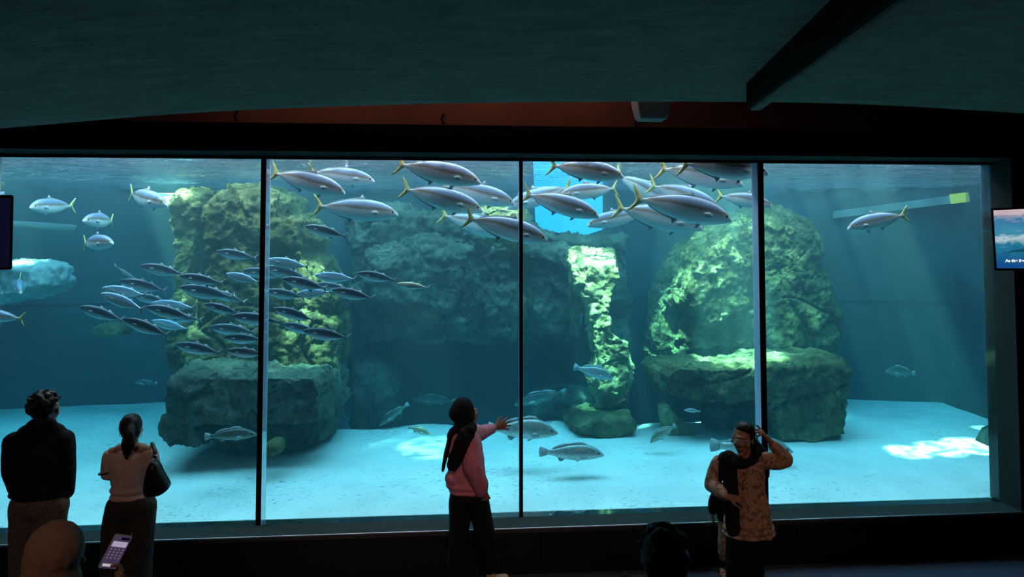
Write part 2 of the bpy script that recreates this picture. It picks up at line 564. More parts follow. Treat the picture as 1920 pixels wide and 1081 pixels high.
# arched plaster ceiling with a free edge in front of the recess
EDGE = [(-200, 258), (0, 241), (150, 228), (300, 215), (450, 206), (640, 199), (850, 193), (1050, 191), (1250, 190), (1420, 191), (1560, 193), (1700, 199), (1920, 212), (2150, 232)]
EY = -0.85
bm = bmesh.new()
NS = 60
pts = []
for i in range(NS + 1):
    px = -200 + 2350 * i / NS
    for (a, ya), (b, yb) in zip(EDGE, EDGE[1:]):
        if a <= px <= b:
            k = (px - a) / (b - a)
            py = ya + (yb - ya) * k
            break
    pts.append(at(px, py, EY))
pts[0].x, pts[-1].x = -9, 9
zs = [p.z for p in pts]
for _ in range(4):
    zs = [zs[0]] + [(zs[i - 1] + 2 * zs[i] + zs[i + 1]) / 4 for i in range(1, NS)] + [zs[-1]]
rows = []
for j in range(25):
    k = j / 24
    y = EY + (-4.8 - EY) * k
    rows.append([bm.verts.new((p.x, y, z + 0.10 * k)) for p, z in zip(pts, zs)])
topr = [bm.verts.new((p.x, EY + 0.01, z + 0.22)) for p, z in zip(pts, zs)]
for a, b in zip(rows, rows[1:]):
    for i in range(NS):
        bm.faces.new((a[i], a[i + 1], b[i + 1], b[i]))
for i in range(NS):
    bm.faces.new((topr[i], topr[i + 1], rows[0][i + 1], rows[0][i]))
bk = [bm.verts.new((p.x, -4.8, z + 0.4)) for p, z in zip(pts, zs)]
for i in range(NS):
    bm.faces.new((bk[i], bk[i + 1], topr[i + 1], topr[i]))
bmesh.ops.recalc_face_normals(bm, faces=bm.faces)
struct(obj('ceiling', bm, M['ceiling'], None, True), 'arched rough plaster ceiling of the gallery', 'ceiling')
# roof slab closing the recess
sbox('ceiling_recess', (-9.2, -12.2, 7.0), (9.2, 0.15, 7.2), M['black'])

# diagonal beam under the ceiling
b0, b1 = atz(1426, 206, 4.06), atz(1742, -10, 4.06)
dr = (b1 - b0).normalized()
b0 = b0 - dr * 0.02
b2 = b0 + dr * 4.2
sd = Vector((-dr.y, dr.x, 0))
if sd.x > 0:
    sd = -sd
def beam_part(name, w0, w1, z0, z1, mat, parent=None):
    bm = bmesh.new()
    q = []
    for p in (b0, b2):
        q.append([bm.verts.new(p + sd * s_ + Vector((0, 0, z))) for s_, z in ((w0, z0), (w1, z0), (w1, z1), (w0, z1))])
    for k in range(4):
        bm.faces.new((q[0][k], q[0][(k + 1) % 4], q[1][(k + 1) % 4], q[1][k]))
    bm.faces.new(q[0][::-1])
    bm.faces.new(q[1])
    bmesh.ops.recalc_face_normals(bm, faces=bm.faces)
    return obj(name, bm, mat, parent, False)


bmo = struct(beam_part('ceiling_beam', 0.02, 0.10, 0.022, 0.5, M['black']), 'diagonal beam with web blackened for shade and pale lower flange under the ceiling', 'beam')  # web coloured black to stand in for the beam's shaded side
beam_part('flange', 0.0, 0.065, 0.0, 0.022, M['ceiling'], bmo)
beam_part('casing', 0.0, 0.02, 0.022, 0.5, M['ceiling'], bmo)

# ------------------------------------------------------------------ glass panes and joints
MULX = [-6.7, -4.27, -1.835, 0.607, 3.01, XR]
pn = 1
for a, b in zip(MULX[1:], MULX[2:]):
    bm = bmesh.new()
    box(bm, (a + 0.022, 0.0, ZB - 0.03), (b - 0.022, 0.14, ZT + 0.01))
    bmesh.ops.recalc_face_normals(bm, faces=bm.faces)
    w = struct(obj('window_%d' % pn, bm, M['glass'], None, False))
    pn += 1
for k, xx in enumerate(MULX[1:-1]):
    hw = (0.018, 0.02, 0.014, 0.026)[k]
    bm = bmesh.new()
    box(bm, (xx - hw, 0.002, ZB - 0.03), (xx + hw, (0.10, 0.16, 0.115, 0.15)[k], ZT + 0.01))
    bmesh.ops.recalc_face_normals(bm, faces=bm.faces)
    struct(obj('trim_%d' % (k + 1), bm, M['joint'], None, False), None)
    bm = bmesh.new()
    bevbox(bm, (xx - hw - 0.006, -0.010, ZB - 0.03), (xx + hw + 0.002, 0.001, ZT), 0.003)
    struct(obj('trim_%d' % (k + 11), bm, M['seal'], None, False), None)

# ------------------------------------------------------------------ tank shell
TB = 5.0     # back of the tank


def backy(x):
    """how far back the tank wall stands"""
    return TB + 0.1 * math.sin(x * 0.7) - max(0, x - 3.5) * 0.28 - max(0, -x - 3.0) * 0.18


bm = bmesh.new()
cols = []
for i in range(81):
    x = -8.5 + 17.5 * i / 80
    y = backy(x)
    cols.append([bm.verts.new((x, yy, z)) for yy, z in ((y, -0.6), (y, 0.9), (y, 2.02), (y - 0.03, 2.05), (y - 0.03, 3.0), (y - 0.03, 5.2), (y + 0.3, 5.2), (y + 0.3, -0.6))])
for a, b in zip(cols, cols[1:]):
    for k in range(7):
        bm.faces.new((a[k], a[k + 1], b[k + 1], b[k]))
bmesh.ops.recalc_face_normals(bm, faces=bm.faces)
struct(obj('wall_tank_back', bm, M['tankwall'], None, False), 'blue green back wall of the tank in the haze', 'wall')
sbox('wall_tank_left', (-8.7, 0.15, -0.6), (-8.5, 6.0, 5.2), M['tankwall'])
sbox('wall_tank_right', (7.8, 0.15, -0.6), (8.0, 6.0, 5.2), M['tankwall'])
sbox('wall_tank_front', (-9, 0.0, -0.6), (9, 0.15, ZB - 0.04), M['panel'])

# water body, rippled top as real geometry
bm = bmesh.new()
NX, NY = 150, 50
x0, x1, y0, y1 = -8.5, 7.8, 0.155, 6.0
grid = []
for j in range(NY + 1):
    row = []
    for i in range(NX + 1):
        x = x0 + (x1 - x0) * i / NX
        y = y0 + (y1 - y0) * j / NY
        z = ZW + 0.012 * noise.noise(Vector((x * 1.3, y * 2.2, 4.0)))
        row.append(bm.verts.new((x, y, z)))
    grid.append(row)
for j in range(NY):
    for i in range(NX):
        bm.faces.new((grid[j][i], grid[j][i + 1], grid[j + 1][i + 1], grid[j + 1][i]))
lo = [[bm.verts.new((r[i].co.x, r[i].co.y, -0.2)) for i in (0, -1)] for r in (grid[0], grid[-1])]
bot = [bm.verts.new((v.co.x, v.co.y, -0.2)) for v in grid[0]]
botb = [bm.verts.new((v.co.x, v.co.y, -0.2)) for v in grid[-1]]
for i in range(NX):
    bm.faces.new((bot[i], bot[i + 1], grid[0][i + 1], grid[0][i]))
    bm.faces.new((botb[i + 1], botb[i], grid[-1][i], grid[-1][i + 1]))
    bm.faces.new((bot[i + 1], bot[i], botb[i], botb[i + 1]))
for e, rev in ((0, False), (-1, True)):
    lst = [grid[j][e] for j in range(NY + 1)]
    f = [bot[e]] + lst + [botb[e]]
    bm.faces.new(f if not rev else f[::-1])
for vs in lo:
    for v in vs:
        bm.verts.remove(v)
bmesh.ops.recalc_face_normals(bm, faces=bm.faces)
struct(obj('water', bm, M['water'], None, True), 'clear blue green water filling the tank', 'water')


# sand bed
def sand_z(x, y):
    z = 0.40 + 0.02 * y + 0.035 * noise.noise(Vector((x * 0.5, y * 0.7, 1.0))) + 0.012 * noise.noise(Vector((x * 1.7, y * 2.4, 5.0)))
    z -= 0.03 * max(0, 1 - y)
    # the sand ends in a low bank in front of the cave between the rocks
    t = min(1, max(0, (x + 2.0) / 0.5)) * min(1, max(0, (4.3 - x) / 0.4))
    bank = 3.05 + 0.25 * noise.noise(Vector((x * 1.1, 0, 9.0)))
    k = min(1, max(0, (y - bank) / 0.5))
    return z - 0.75 * t * k * k * (3 - 2 * k)


bm = bmesh.new()
NX, NY = 200, 90
grid = []
for j in range(NY + 1):
    y = 0.16 + (5.1 - 0.16) * j / NY
    grid.append([bm.verts.new((-8.4 + 16.0 * i / NX, y, sand_z(-8.4 + 16.0 * i / NX, y))) for i in range(NX + 1)])
for j in range(NY):
    for i in range(NX):
        bm.faces.new((grid[j][i], grid[j][i + 1], grid[j + 1][i + 1], grid[j + 1][i]))
struct(obj('floor_sand', bm, M['sand']), 'pale sand covering the tank floor', 'sand')


# ------------------------------------------------------------------ rocks
def prism(bm, poly, y0, y1, inset=0.82, mid=0.3, grow=1.0):
    """a boulder whose outline stands at a depth of its own; three rings give it a rounded front"""
    ym = y0 + (y1 - y0) * mid
    ring = [at(px, py, ym) for px, py in poly]
    c = sum(ring, Vector()) / len(ring)
    f = [Vector((c.x + (p.x - c.x) * inset, y0, c.z + (p.z - c.z) * inset)) for p in ring]
    b = [Vector((c.x + (p.x - c.x) * grow, y1, c.z + (p.z - c.z) * grow)) for p in ring]
    rs = [[bm.verts.new(p) for p in r] for r in (f, ring, b)]
    n = len(poly)
    for a, d in zip(rs, rs[1:]):
        for k in range(n):
            bm.faces.new((a[k], a[(k + 1) % n], d[(k + 1) % n], d[k]))
    fa = bm.faces.new(rs[0][::-1])
    fb = bm.faces.new(rs[2])
    fa.normal_update()
    fb.normal_update()
    bmesh.ops.triangulate(bm, faces=[fa, fb])


def craggy(me, amp, seed, freq=1.0, crack=0.05):
    off = Vector((seed * 7.3, seed * 3.9, seed * 5.1))
    cs = [v.co.copy() for v in me.vertices]
    ns = [v.normal.copy() for v in me.vertices]
    flat = []
    for c, nn in zip(cs, ns):
        q = c * freq + off
        w = Vector((noise.noise(q * 1.1), noise.noise(q * 1.1 + Vector((9, 0, 0))), noise.noise(q * 1.1 + Vector((0, 9, 0)))))
        d = amp * (0.9 * noise.noise(q * 1.3) + 0.45 * noise.ridged_multi_fractal(q * 2.6, 0.8, 2.1, 6, 1.0, 2.0) - 0.4)
        d += amp * 0.5 * noise.fractal(q * 9, 0.6, 2.0, 4)
        ds, _p = noise.voronoi(q * Vector((0.75, 0.75, 1.0)) + w * 0.6)
        g = ds[1] - ds[0]
        cw = 0.05 * max(0.0, 0.35 + noise.noise(q * 0.9 + Vector((4, 4, 4))) * 1.6)
        if g < cw:
            d -= crack * (1 - g / cw)
        cell = noise.cell(_p[0] * 3.7)
        d += amp * 0.9 * (cell)
        ds2, p2 = noise.voronoi(q * Vector((2.6, 2.6, 3.4)) + w * 0.5)
        d += amp * 0.4 * noise.cell(p2[0] * 5.1)
        flat.extend(c + nn * d)
    me.vertices.foreach_set('co', flat)
    me.update()


def rock(name, label, prisms, mat, amp=0.07, seed=1, voxel=0.03, crack=0.05, freq=1.0, cat='rock', smooth=2, parent=None):
    bm = bmesh.new()
    for pr in prisms:
        prism(bm, *pr)
    bmesh.ops.recalc_face_normals(bm, faces=bm.faces)
    me = bpy.data.meshes.new('tmp')
    bm.to_mesh(me)
    bm.free()
    me = remesh(me, name, voxel, smooth)
    craggy(me, amp, seed, freq, crack)
    # hang the object on a point at its own base
    n = len(me.vertices)
    lo = Vector((sum(v.co.x for v in me.vertices) / n, sum(v.co.y for v in me.vertices) / n, min(v.co.z for v in me.vertices)))
    me.transform(Matrix.Translation(-lo))
    o = link(name, me, M[mat])
    if parent is not None:
        o.parent = parent
        o.location = lo - parent.location
        return o
    o.location = lo
    return tag(o, label, cat)


tower = empty('rock_tower', at(470, 840, 2.2), 'tall mossy rock tower with a broad ledge, standing behind the first mullion', 'rock')
peak = empty('rock_peak', at(1400, 815, 2.8), 'big green rock peak with a jutting sunlit shelf behind the last mullion', 'rock')
pinnacle = empty('rock_pinnacle', at(1130, 800, 2.8), 'slim sunlit rock pinnacle standing free in the third pane', 'rock')
rock('pillar', None, [
    ([(335, 362), (346, 353), (392, 353), (390, 400), (380, 470), (368, 520), (370, 600), (370, 700), (334, 700), (330, 600), (337, 520), (343, 470), (336, 410)], 2.55, 3.5, 0.85),
    ([(396, 378), (418, 356), (500, 352), (548, 372), (560, 430), (555, 520), (540, 700), (362, 700), (376, 560), (402, 500), (398, 440)], 2.2, 3.5, 0.85),
    ([(505, 400), (525, 390), (575, 410), (606, 452), (560, 470), (520, 470)], 2.2, 3.2, 0.7),
    ([(548, 462), (565, 455), (615, 490), (640, 560), (630, 590), (560, 580), (548, 520)], 2.2, 3.3, 0.7),
    ([(530, 580), (600, 560), (636, 600), (632, 660), (622, 700), (530, 700)], 2.15, 3.3, 0.75),
], 'rock', 0.06, 1, 0.02, 0.06, parent=tower)
rock('ledge', None, [
    ([(330, 705), (350, 690), (480, 694), (560, 688), (612, 690), (626, 722), (624, 780), (560, 790), (470, 785), (400, 775), (328, 780), (322, 740)], 1.45, 2.9, 0.90, 0.25),
    ([(334, 740), (612, 740), (622, 800), (616, 826), (560, 843), (500, 846), (430, 838), (400, 815), (380, 780)], 1.95, 2.9, 0.9, 0.3),
    ([(330, 760), (384, 770), (404, 800), (400, 828), (340, 818), (325, 790)], 1.5, 2.9, 0.85, 0.3),
], 'rockdark', 0.05, 2, 0.02, 0.03, parent=tower)
rock('small_boulder', 'small mossy boulder lying on sand below the ledge by the first mullion', [
    ([(496, 835), (510, 826), (525, 832), (527, 846), (512, 852), (498, 850)], 1.15, 1.4, 0.7)], 'rock', 0.015, 3, 0.012, 0.0, 3)
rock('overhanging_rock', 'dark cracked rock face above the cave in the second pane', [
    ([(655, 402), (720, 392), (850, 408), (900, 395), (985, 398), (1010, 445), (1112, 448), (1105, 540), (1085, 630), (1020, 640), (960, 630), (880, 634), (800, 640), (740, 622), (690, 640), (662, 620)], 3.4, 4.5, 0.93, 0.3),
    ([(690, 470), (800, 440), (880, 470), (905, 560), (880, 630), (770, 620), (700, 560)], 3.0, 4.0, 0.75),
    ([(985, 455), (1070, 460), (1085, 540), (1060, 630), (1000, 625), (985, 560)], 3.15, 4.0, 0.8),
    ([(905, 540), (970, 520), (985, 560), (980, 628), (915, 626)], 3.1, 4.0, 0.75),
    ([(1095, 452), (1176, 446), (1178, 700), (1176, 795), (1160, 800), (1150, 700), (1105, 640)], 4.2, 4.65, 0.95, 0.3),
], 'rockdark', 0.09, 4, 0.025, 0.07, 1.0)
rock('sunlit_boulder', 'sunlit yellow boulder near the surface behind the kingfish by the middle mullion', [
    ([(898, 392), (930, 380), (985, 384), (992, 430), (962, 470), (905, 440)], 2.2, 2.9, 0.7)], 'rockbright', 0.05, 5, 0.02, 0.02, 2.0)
rock('cave_boulder', 'dim rock leaning at the foot of the cave, right of the ledge boulder', [
    ([(655, 672), (710, 664), (742, 720), (748, 780), (700, 806), (660, 810)], 3.3, 4.2, 0.75)], 'rockdark', 0.07, 6, 0.035, 0.04)
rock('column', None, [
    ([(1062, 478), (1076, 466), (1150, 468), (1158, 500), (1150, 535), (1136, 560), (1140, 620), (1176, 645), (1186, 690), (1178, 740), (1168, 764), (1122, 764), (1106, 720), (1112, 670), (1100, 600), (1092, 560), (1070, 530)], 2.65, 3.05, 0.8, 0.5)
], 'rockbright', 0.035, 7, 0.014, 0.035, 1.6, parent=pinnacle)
rock('foot_rock', None, [
    ([(1062, 790), (1120, 772), (1180, 772), (1196, 790), (1180, 806), (1100, 812), (1066, 806)], 2.35, 3.3, 0.8)], 'rock', 0.03, 8, 0.022, 0.02, parent=pinnacle)
rock('cave_slab', 'long dim slab lying at the back of the cave left of the slim column', [
    ([(980, 745), (1080, 730), (1112, 738), (1108, 772), (985, 790)], 3.4, 4.2, 0.8)], 'rockdark', 0.04, 9, 0.03, 0.03)
rock('boulder', None, [
    ([(1226, 610), (1230, 545), (1262, 480), (1330, 422), (1400, 388), (1450, 380), (1500, 400), (1524, 432), (1536, 500), (1562, 560), (1572, 600), (1574, 676), (1226, 690)], 3.15, 4.2, 0.72, 0.55),
    ([(1330, 430), (1400, 392), (1412, 470), (1390, 600), (1300, 640), (1250, 560), (1275, 480)], 2.95, 3.9, 0.7, 0.5),
    ([(1440, 392), (1500, 405), (1524, 480), (1556, 600), (1500, 650), (1440, 560)], 3.05, 3.9, 0.7, 0.5),
], 'rock', 0.07, 10, 0.02, 0.08, 1.0, parent=peak)
rock('shelf', None, [
    ([(1222, 690), (1236, 676), (1330, 680), (1440, 674), (1520, 668), (1575, 672), (1582, 700), (1576, 760), (1580, 812), (1500, 824), (1446, 818), (1420, 742), (1300, 748), (1236, 738), (1224, 715)], 2.0, 2.95, 0.9, 0.35),
], 'rock', 0.05, 11, 0.02, 0.04, parent=peak)
rock('foot_rock', None, [
    ([(1320, 762), (1410, 756), (1420, 815), (1330, 820)], 2.6, 3.0, 0.9)], 'rockdark', 0.03, 12, 0.03, 0.03, parent=peak)
rock('leaning_slab', 'narrow slab leaning on sand under the sunlit shelf, left edge lit', [
    ([(1238, 762), (1250, 756), (1300, 812), (1312, 830), (1262, 832), (1244, 806)], 2.35, 2.6, 0.85)], 'rockbright', 0.025, 13, 0.018, 0.02, 2)
rock('dark_boulder', 'dark rounded boulder at the edge of the window jamb', [
    ([(1856, 836), (1870, 812), (1900, 800), (1940, 815), (1945, 850), (1900, 858), (1864, 850)], 1.5, 1.9, 0.7)], 'rockblack', 0.01, 14, 0.018, 0.0)
rock('pale_boulder', 'pale blue boulder dim in the haze below the mackerel', [
    ([(172, 620), (185, 609), (215, 608), (232, 618), (228, 630), (178, 631)], 3.6, 4.0, 0.75)], 'rock', 0.02, 15, 0.02, 0.0, 2)
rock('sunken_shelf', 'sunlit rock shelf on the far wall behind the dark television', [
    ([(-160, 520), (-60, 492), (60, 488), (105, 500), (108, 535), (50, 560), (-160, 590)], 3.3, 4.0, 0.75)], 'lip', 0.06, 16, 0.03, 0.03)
# the pale lip of the tank where its wall meets the water, and a pipe
bm = bmesh.new()
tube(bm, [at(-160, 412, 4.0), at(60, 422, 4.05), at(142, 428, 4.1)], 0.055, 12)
tag(obj('pipe', bm, M['darklip']), 'pale pipe along the far wall above the sunlit shelf', 'pipe')
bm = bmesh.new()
bevbox(bm, (-4.52, 3.75, 3.50), (-3.95, 4.4, 3.72), 0.04)  # pale slab added to catch a beam as the sun glint
tag(obj('glint_slab', bm, M['lip']), 'pale slab added for a sun glint below the surface beside the rock tower', 'shelf')
p0, p1 = at(1560, 404, 4.2), at(1900, 360, 3.3)
bm = bmesh.new()
d = (p1 - p0)
n = Vector((-d.y, d.x, 0)).normalized() * 0.12
vv = [[bm.verts.new(p + n * s + Vector((0, 0, z))) for s, z in ((-1, -0.05), (1, -0.05), (1, 0.07), (-1, 0.07))] for p in (p0, p1)]
for k in range(4):
    bm.faces.new((vv[0][k], vv[0][(k + 1) % 4], vv[1][(k + 1) % 4], vv[1][k]))
bm.faces.new(vv[0][::-1])
bm.faces.new(vv[1])
bmesh.ops.recalc_face_normals(bm, faces=bm.faces)
struct(obj('trim_tank_lip', bm, M['darklip'], None, False), 'pale concrete lip of the tank near the surface', 'trim')
# glowing panel put in for a yellow reflection over the lip
pc = at(1799, 371, 3.45)
bm = bmesh.new()
bevbox(bm, (-0.13, -0.02, -0.075), (0.13, 0.02, 0.075), 0.01)
h = obj('yellow_reflection', bm, emit('yellow reflection glow', (1.0, 0.78, 0.12, 1), 1.1))
h.location = pc
h.rotation_euler = (0, math.radians(-7), math.radians(-20))
tag(h, 'glowing yellow panel put in for a reflection above the tank lip near the surface', 'reflection')
# glowing blue pane put in for bright water beyond the rock gap
bm = bmesh.new()
poly = [(1000, 300), (1112, 300), (1130, 340), (1130, 430), (1100, 440), (1060, 438), (1005, 428)]
f = [bm.verts.new(at(px, py, 4.86)) for px, py in poly]
g = [bm.verts.new(v.co + Vector((0, 0.06, 0))) for v in f]
bm.faces.new(f)
bm.faces.new(g[::-1])
for k in range(len(f)):
    bm.faces.new((f[k], g[k], g[(k + 1) % len(f)], f[(k + 1) % len(f)]))
bmesh.ops.recalc_face_normals(bm, faces=bm.faces)
struct(obj('window_5', bm, emit('blue bright water glow', (0.06, 0.50, 1.0, 1), 2.2), None, False), 'glowing blue pane put in for bright water beyond the rocks behind the kingfish', 'window')

# ------------------------------------------------------------------ fish
def fin(bm, pts, th, lat=0.0, bend=None):
    """a thin solid fin in the fish's x-z plane"""
    a = [bm.verts.new((p[0], lat + th, p[1])) for p in pts]
    b = [bm.verts.new((p[0], lat - th, p[1])) for p in pts]
    fa = bm.faces.new(a)
    fb = bm.faces.new(b[::-1])
    for k in range(len(pts)):
        bm.faces.new((a[k], b[k], b[(k + 1) % len(pts)], a[(k + 1) % len(pts)]))
    fa.normal_update()
    fb.normal_update()
    bmesh.ops.triangulate(bm, faces=[fa, fb])
    bmesh.ops.recalc_face_normals(bm, faces=bm.faces)


def loft(bm, prof, n=18, sub=3):
    """closed body from (x, up, down, half width, centre z) stations, smoothed between them"""
    st = []
    P = prof
    for i in range(len(P) - 1):
        p0, p1, p2, p3 = P[max(i - 1, 0)], P[i], P[i + 1], P[min(i + 2, len(P) - 1)]
        for k in range(sub):
            t = k / sub
            st.append([0.5 * (2 * b + (c - a) * t + (2 * a - 5 * b + 4 * c - d) * t * t + (3 * b - a - 3 * c + d) * t ** 3) for a, b, c, d in zip(p0, p1, p2, p3)])
    st.append(list(P[-1]))
    rings = []
    for x, u, d, w, cz in st:
        r = []
        for k in range(n):
            a = 2 * PI * k / n
            c, s_ = math.cos(a), math.sin(a)
            zz = cz + (max(u, 0.001) * s_ if s_ > 0 else max(d, 0.001) * s_)
            r.append(bm.verts.new((x, max(w, 0.001) * c * (abs(c) ** -0.12 if abs(c) > 1e-3 else 1), zz)))
        rings.append(r)
    for a, b in zip(rings, rings[1:]):
        for k in range(n):
            bm.faces.new((a[k], a[(k + 1) % n], b[(k + 1) % n], b[k]))
    bm.faces.new(rings[0])
    bm.faces.new(rings[-1][::-1])
    bmesh.ops.recalc_face_normals(bm, faces=bm.faces)


KING = [(0.500, 0.006, 0.010, 0.008, -0.022), (0.485, 0.022, 0.022, 0.020, -0.018), (0.45, 0.043, 0.040, 0.034, -0.010), (0.39, 0.070, 0.064, 0.050, -0.004), (0.30, 0.098, 0.088, 0.066, 0), (0.18, 0.116, 0.106, 0.076, 0),
        (0.05, 0.118, 0.110, 0.078, 0), (-0.10, 0.102, 0.097, 0.066, 0), (-0.22, 0.073, 0.071, 0.046, 0), (-0.32, 0.040, 0.039, 0.026, 0), (-0.385, 0.018, 0.018, 0.016, 0), (-0.42, 0.015, 0.015, 0.008, 0)]
MACK = [(0.500, 0.006, 0.008, 0.007, 0.006), (0.47, 0.025, 0.024, 0.020, 0.004), (0.41, 0.050, 0.050, 0.036, 0.002), (0.31, 0.080, 0.082, 0.055, 0), (0.17, 0.098, 0.104, 0.066, 0),
        (0.02, 0.100, 0.108, 0.066, 0), (-0.14, 0.078, 0.084, 0.050, 0), (-0.27, 0.045, 0.048, 0.030, 0), (-0.36, 0.021, 0.022, 0.016, 0), (-0.42, 0.010, 0.010, 0.010, 0)]
KOB = [(0.500, 0.012, 0.014, 0.012, -0.03), (0.475, 0.034, 0.032, 0.030, -0.026), (0.42, 0.072, 0.058, 0.050, -0.015), (0.33, 0.120, 0.092, 0.070, -0.004), (0.20, 0.158, 0.118, 0.082, 0),
       (0.05, 0.158, 0.122, 0.080, 0), (-0.10, 0.128, 0.106, 0.066, 0), (-0.23, 0.082, 0.076, 0.044, 0), (-0.32, 0.052, 0.050, 0.028, 0), (-0.39, 0.045, 0.044, 0.016, 0)]


def bend_mesh(me, amt):
    for v in me.vertices:
        x = v.co.x
        b = amt * ((x - 0.1) ** 2) * (1.6 if x < 0.1 else 0.5)
        v.co.y += b


def mk(name, bm, amt):
    me = bpy.data.meshes.new(name)
    bm.normal_update()
    bm.to_mesh(me)
    bm.free()
    bend_mesh(me, amt)
    for p in me.polygons:
        p.use_smooth = True
    return me


def fish_parts(kind, amt):
    """meshes of one fish of length 1, head at +x: list of (part name, mesh, material key)"""
    out = []
    bm = bmesh.new()
    prof = {'king': KING, 'mack': MACK, 'kob': KOB}[kind]
    loft(bm, prof, 20, 4)
    out.append(('body', mk('body', bm, amt), None))

    def f(name, mat, *polys):
        b = bmesh.new()
        for pts, th, lat in polys:
            fin(b, pts, th, lat)
        out.append((name, mk(name, b, amt), mat))

    if kind == 'king':
        f('tail_fin', 'yellowfin', ([(-0.395, 0.016), (-0.43, 0.045), (-0.468, 0.085), (-0.515, 0.125), (-0.522, 0.128), (-0.500, 0.085), (-0.478, 0.045), (-0.462, 0.015), (-0.458, 0), (-0.462, -0.015), (-0.478, -0.045), (-0.505, -0.085), (-0.535, -0.122), (-0.528, -0.124), (-0.475, -0.088), (-0.432, -0.045), (-0.395, -0.016)], 0.006, 0))
        f('dorsal_fin', 'greyfin', ([(0.10, 0.110), (0.055, 0.165), (0.045, 0.166), (0.02, 0.135), (-0.08, 0.115), (-0.20, 0.090), (-0.33, 0.048), (-0.345, 0.034), (-0.2, 0.07), (0.0, 0.105)], 0.005, 0))
        f('anal_fin', 'palefin', ([(-0.03, -0.100), (-0.075, -0.142), (-0.085, -0.142), (-0.095, -0.112), (-0.20, -0.086), (-0.33, -0.044), (-0.34, -0.032), (-0.2, -0.068), (-0.08, -0.095)], 0.005, 0))
        f('pelvic_fin', 'palefin', ([(0.22, -0.095), (0.17, -0.140), (0.155, -0.142), (0.165, -0.098)], 0.005, 0.03))
        for s in (1, -1):
            f('pectoral_fin', 'palefin', ([(0.275, -0.012), (0.235, 0.008), (0.185, -0.006), (0.175, -0.020), (0.21, -0.040), (0.265, -0.036)], 0.004, s * 0.074))
        ex, ez, er, ew = 0.430, 0.006, 0.0135, 0.036
    elif kind == 'mack':
        f('tail_fin', 'greyfin', ([(-0.41, 0.010), (-0.455, 0.045), (-0.505, 0.085), (-0.512, 0.085), (-0.485, 0.04), (-0.468, 0), (-0.485, -0.04), (-0.512, -0.085), (-0.505, -0.085), (-0.455, -0.045), (-0.41, -0.010)], 0.005, 0))
        f('dorsal_fin', 'greyfin', ([(0.12, 0.095), (0.07, 0.130), (0.03, 0.112), (-0.02, 0.094), (-0.10, 0.082), (-0.14, 0.105), (-0.19, 0.076), (-0.28, 0.043), (-0.2, 0.058), (0.0, 0.09)], 0.004, 0))
        f('anal_fin', 'palefin', ([(-0.10, -0.090), (-0.16, -0.122), (-0.17, -0.120), (-0.20, -0.074), (-0.28, -0.045), (-0.2, -0.062)], 0.004, 0))
        for s in (1, -1):
            f('pectoral_fin', 'greyfin', ([(0.27, 0.002), (0.20, 0.014), (0.165, -0.004), (0.20, -0.022), (0.265, -0.020)], 0.004, s * 0.061))
        ex, ez, er, ew = 0.425, 0.012, 0.014, 0.030
    else:
        f('tail_fin', 'greyfin', ([(-0.375, 0.044), (-0.43, 0.075), (-0.49, 0.095), (-0.503, 0.05), (-0.508, 0), (-0.503, -0.05), (-0.49, -0.095), (-0.43, -0.075), (-0.375, -0.044)], 0.008, 0))
        f('dorsal_fin', 'greyfin', ([(0.24, 0.145), (0.17, 0.195), (0.08, 0.205), (0.0, 0.185), (-0.05, 0.165), (-0.10, 0.172), (-0.20, 0.145), (-0.29, 0.090), (-0.31, 0.055), (-0.2, 0.085), (-0.05, 0.13), (0.1, 0.14)], 0.006, 0))
        f('anal_fin', 'greyfin', ([(-0.10, -0.100), (-0.155, -0.150), (-0.20, -0.140), (-0.225, -0.075), (-0.16, -0.085)], 0.006, 0))
        f('pelvic_fin', 'palefin', ([(0.17, -0.110), (0.10, -0.160), (0.07, -0.155), (0.09, -0.112)], 0.006, 0.03))
        for s in (1, -1):
            f('pectoral_fin', 'palefin', ([(0.235, -0.025), (0.15, -0.005), (0.10, -0.035), (0.13, -0.070), (0.225, -0.060)], 0.005, s * 0.084))
        ex, ez, er, ew = 0.405, 0.012, 0.017, 0.050
    for s in (1, -1):
        bm = bmesh.new()
        bmesh.ops.create_uvsphere(bm, u_segments=10, v_segments=6, radius=er, matrix=Matrix.Translation((ex, s * ew, ez)) @ Matrix.Diagonal((1, 0.5, 1, 1)))
        out.append(('eye', mk('eye', bm, amt), 'eyeb'))
    if kind == 'kob':
        # dotted lateral line and gill cover edge along the flank
        for s in (1, -1):
            b = bmesh.new()
            for k in range(14):
                x = 0.22 - k * 0.028
                bmesh.ops.create_icosphere(b, subdivisions=1, radius=0.005, matrix=Matrix.Translation((x, s * (0.078 - 0.004 * max(0, k - 4)), 0.062 - 0.002 * k)))
            out.append(('lateral_line', mk('lateral_line', b, amt), 'palefin'))
    return out


LIB = {}


def lib(kind, amt):
    k = (kind, amt)
    if k not in LIB:
        LIB[k] = fish_parts(kind, amt)
    return LIB[k]


MADE = {}


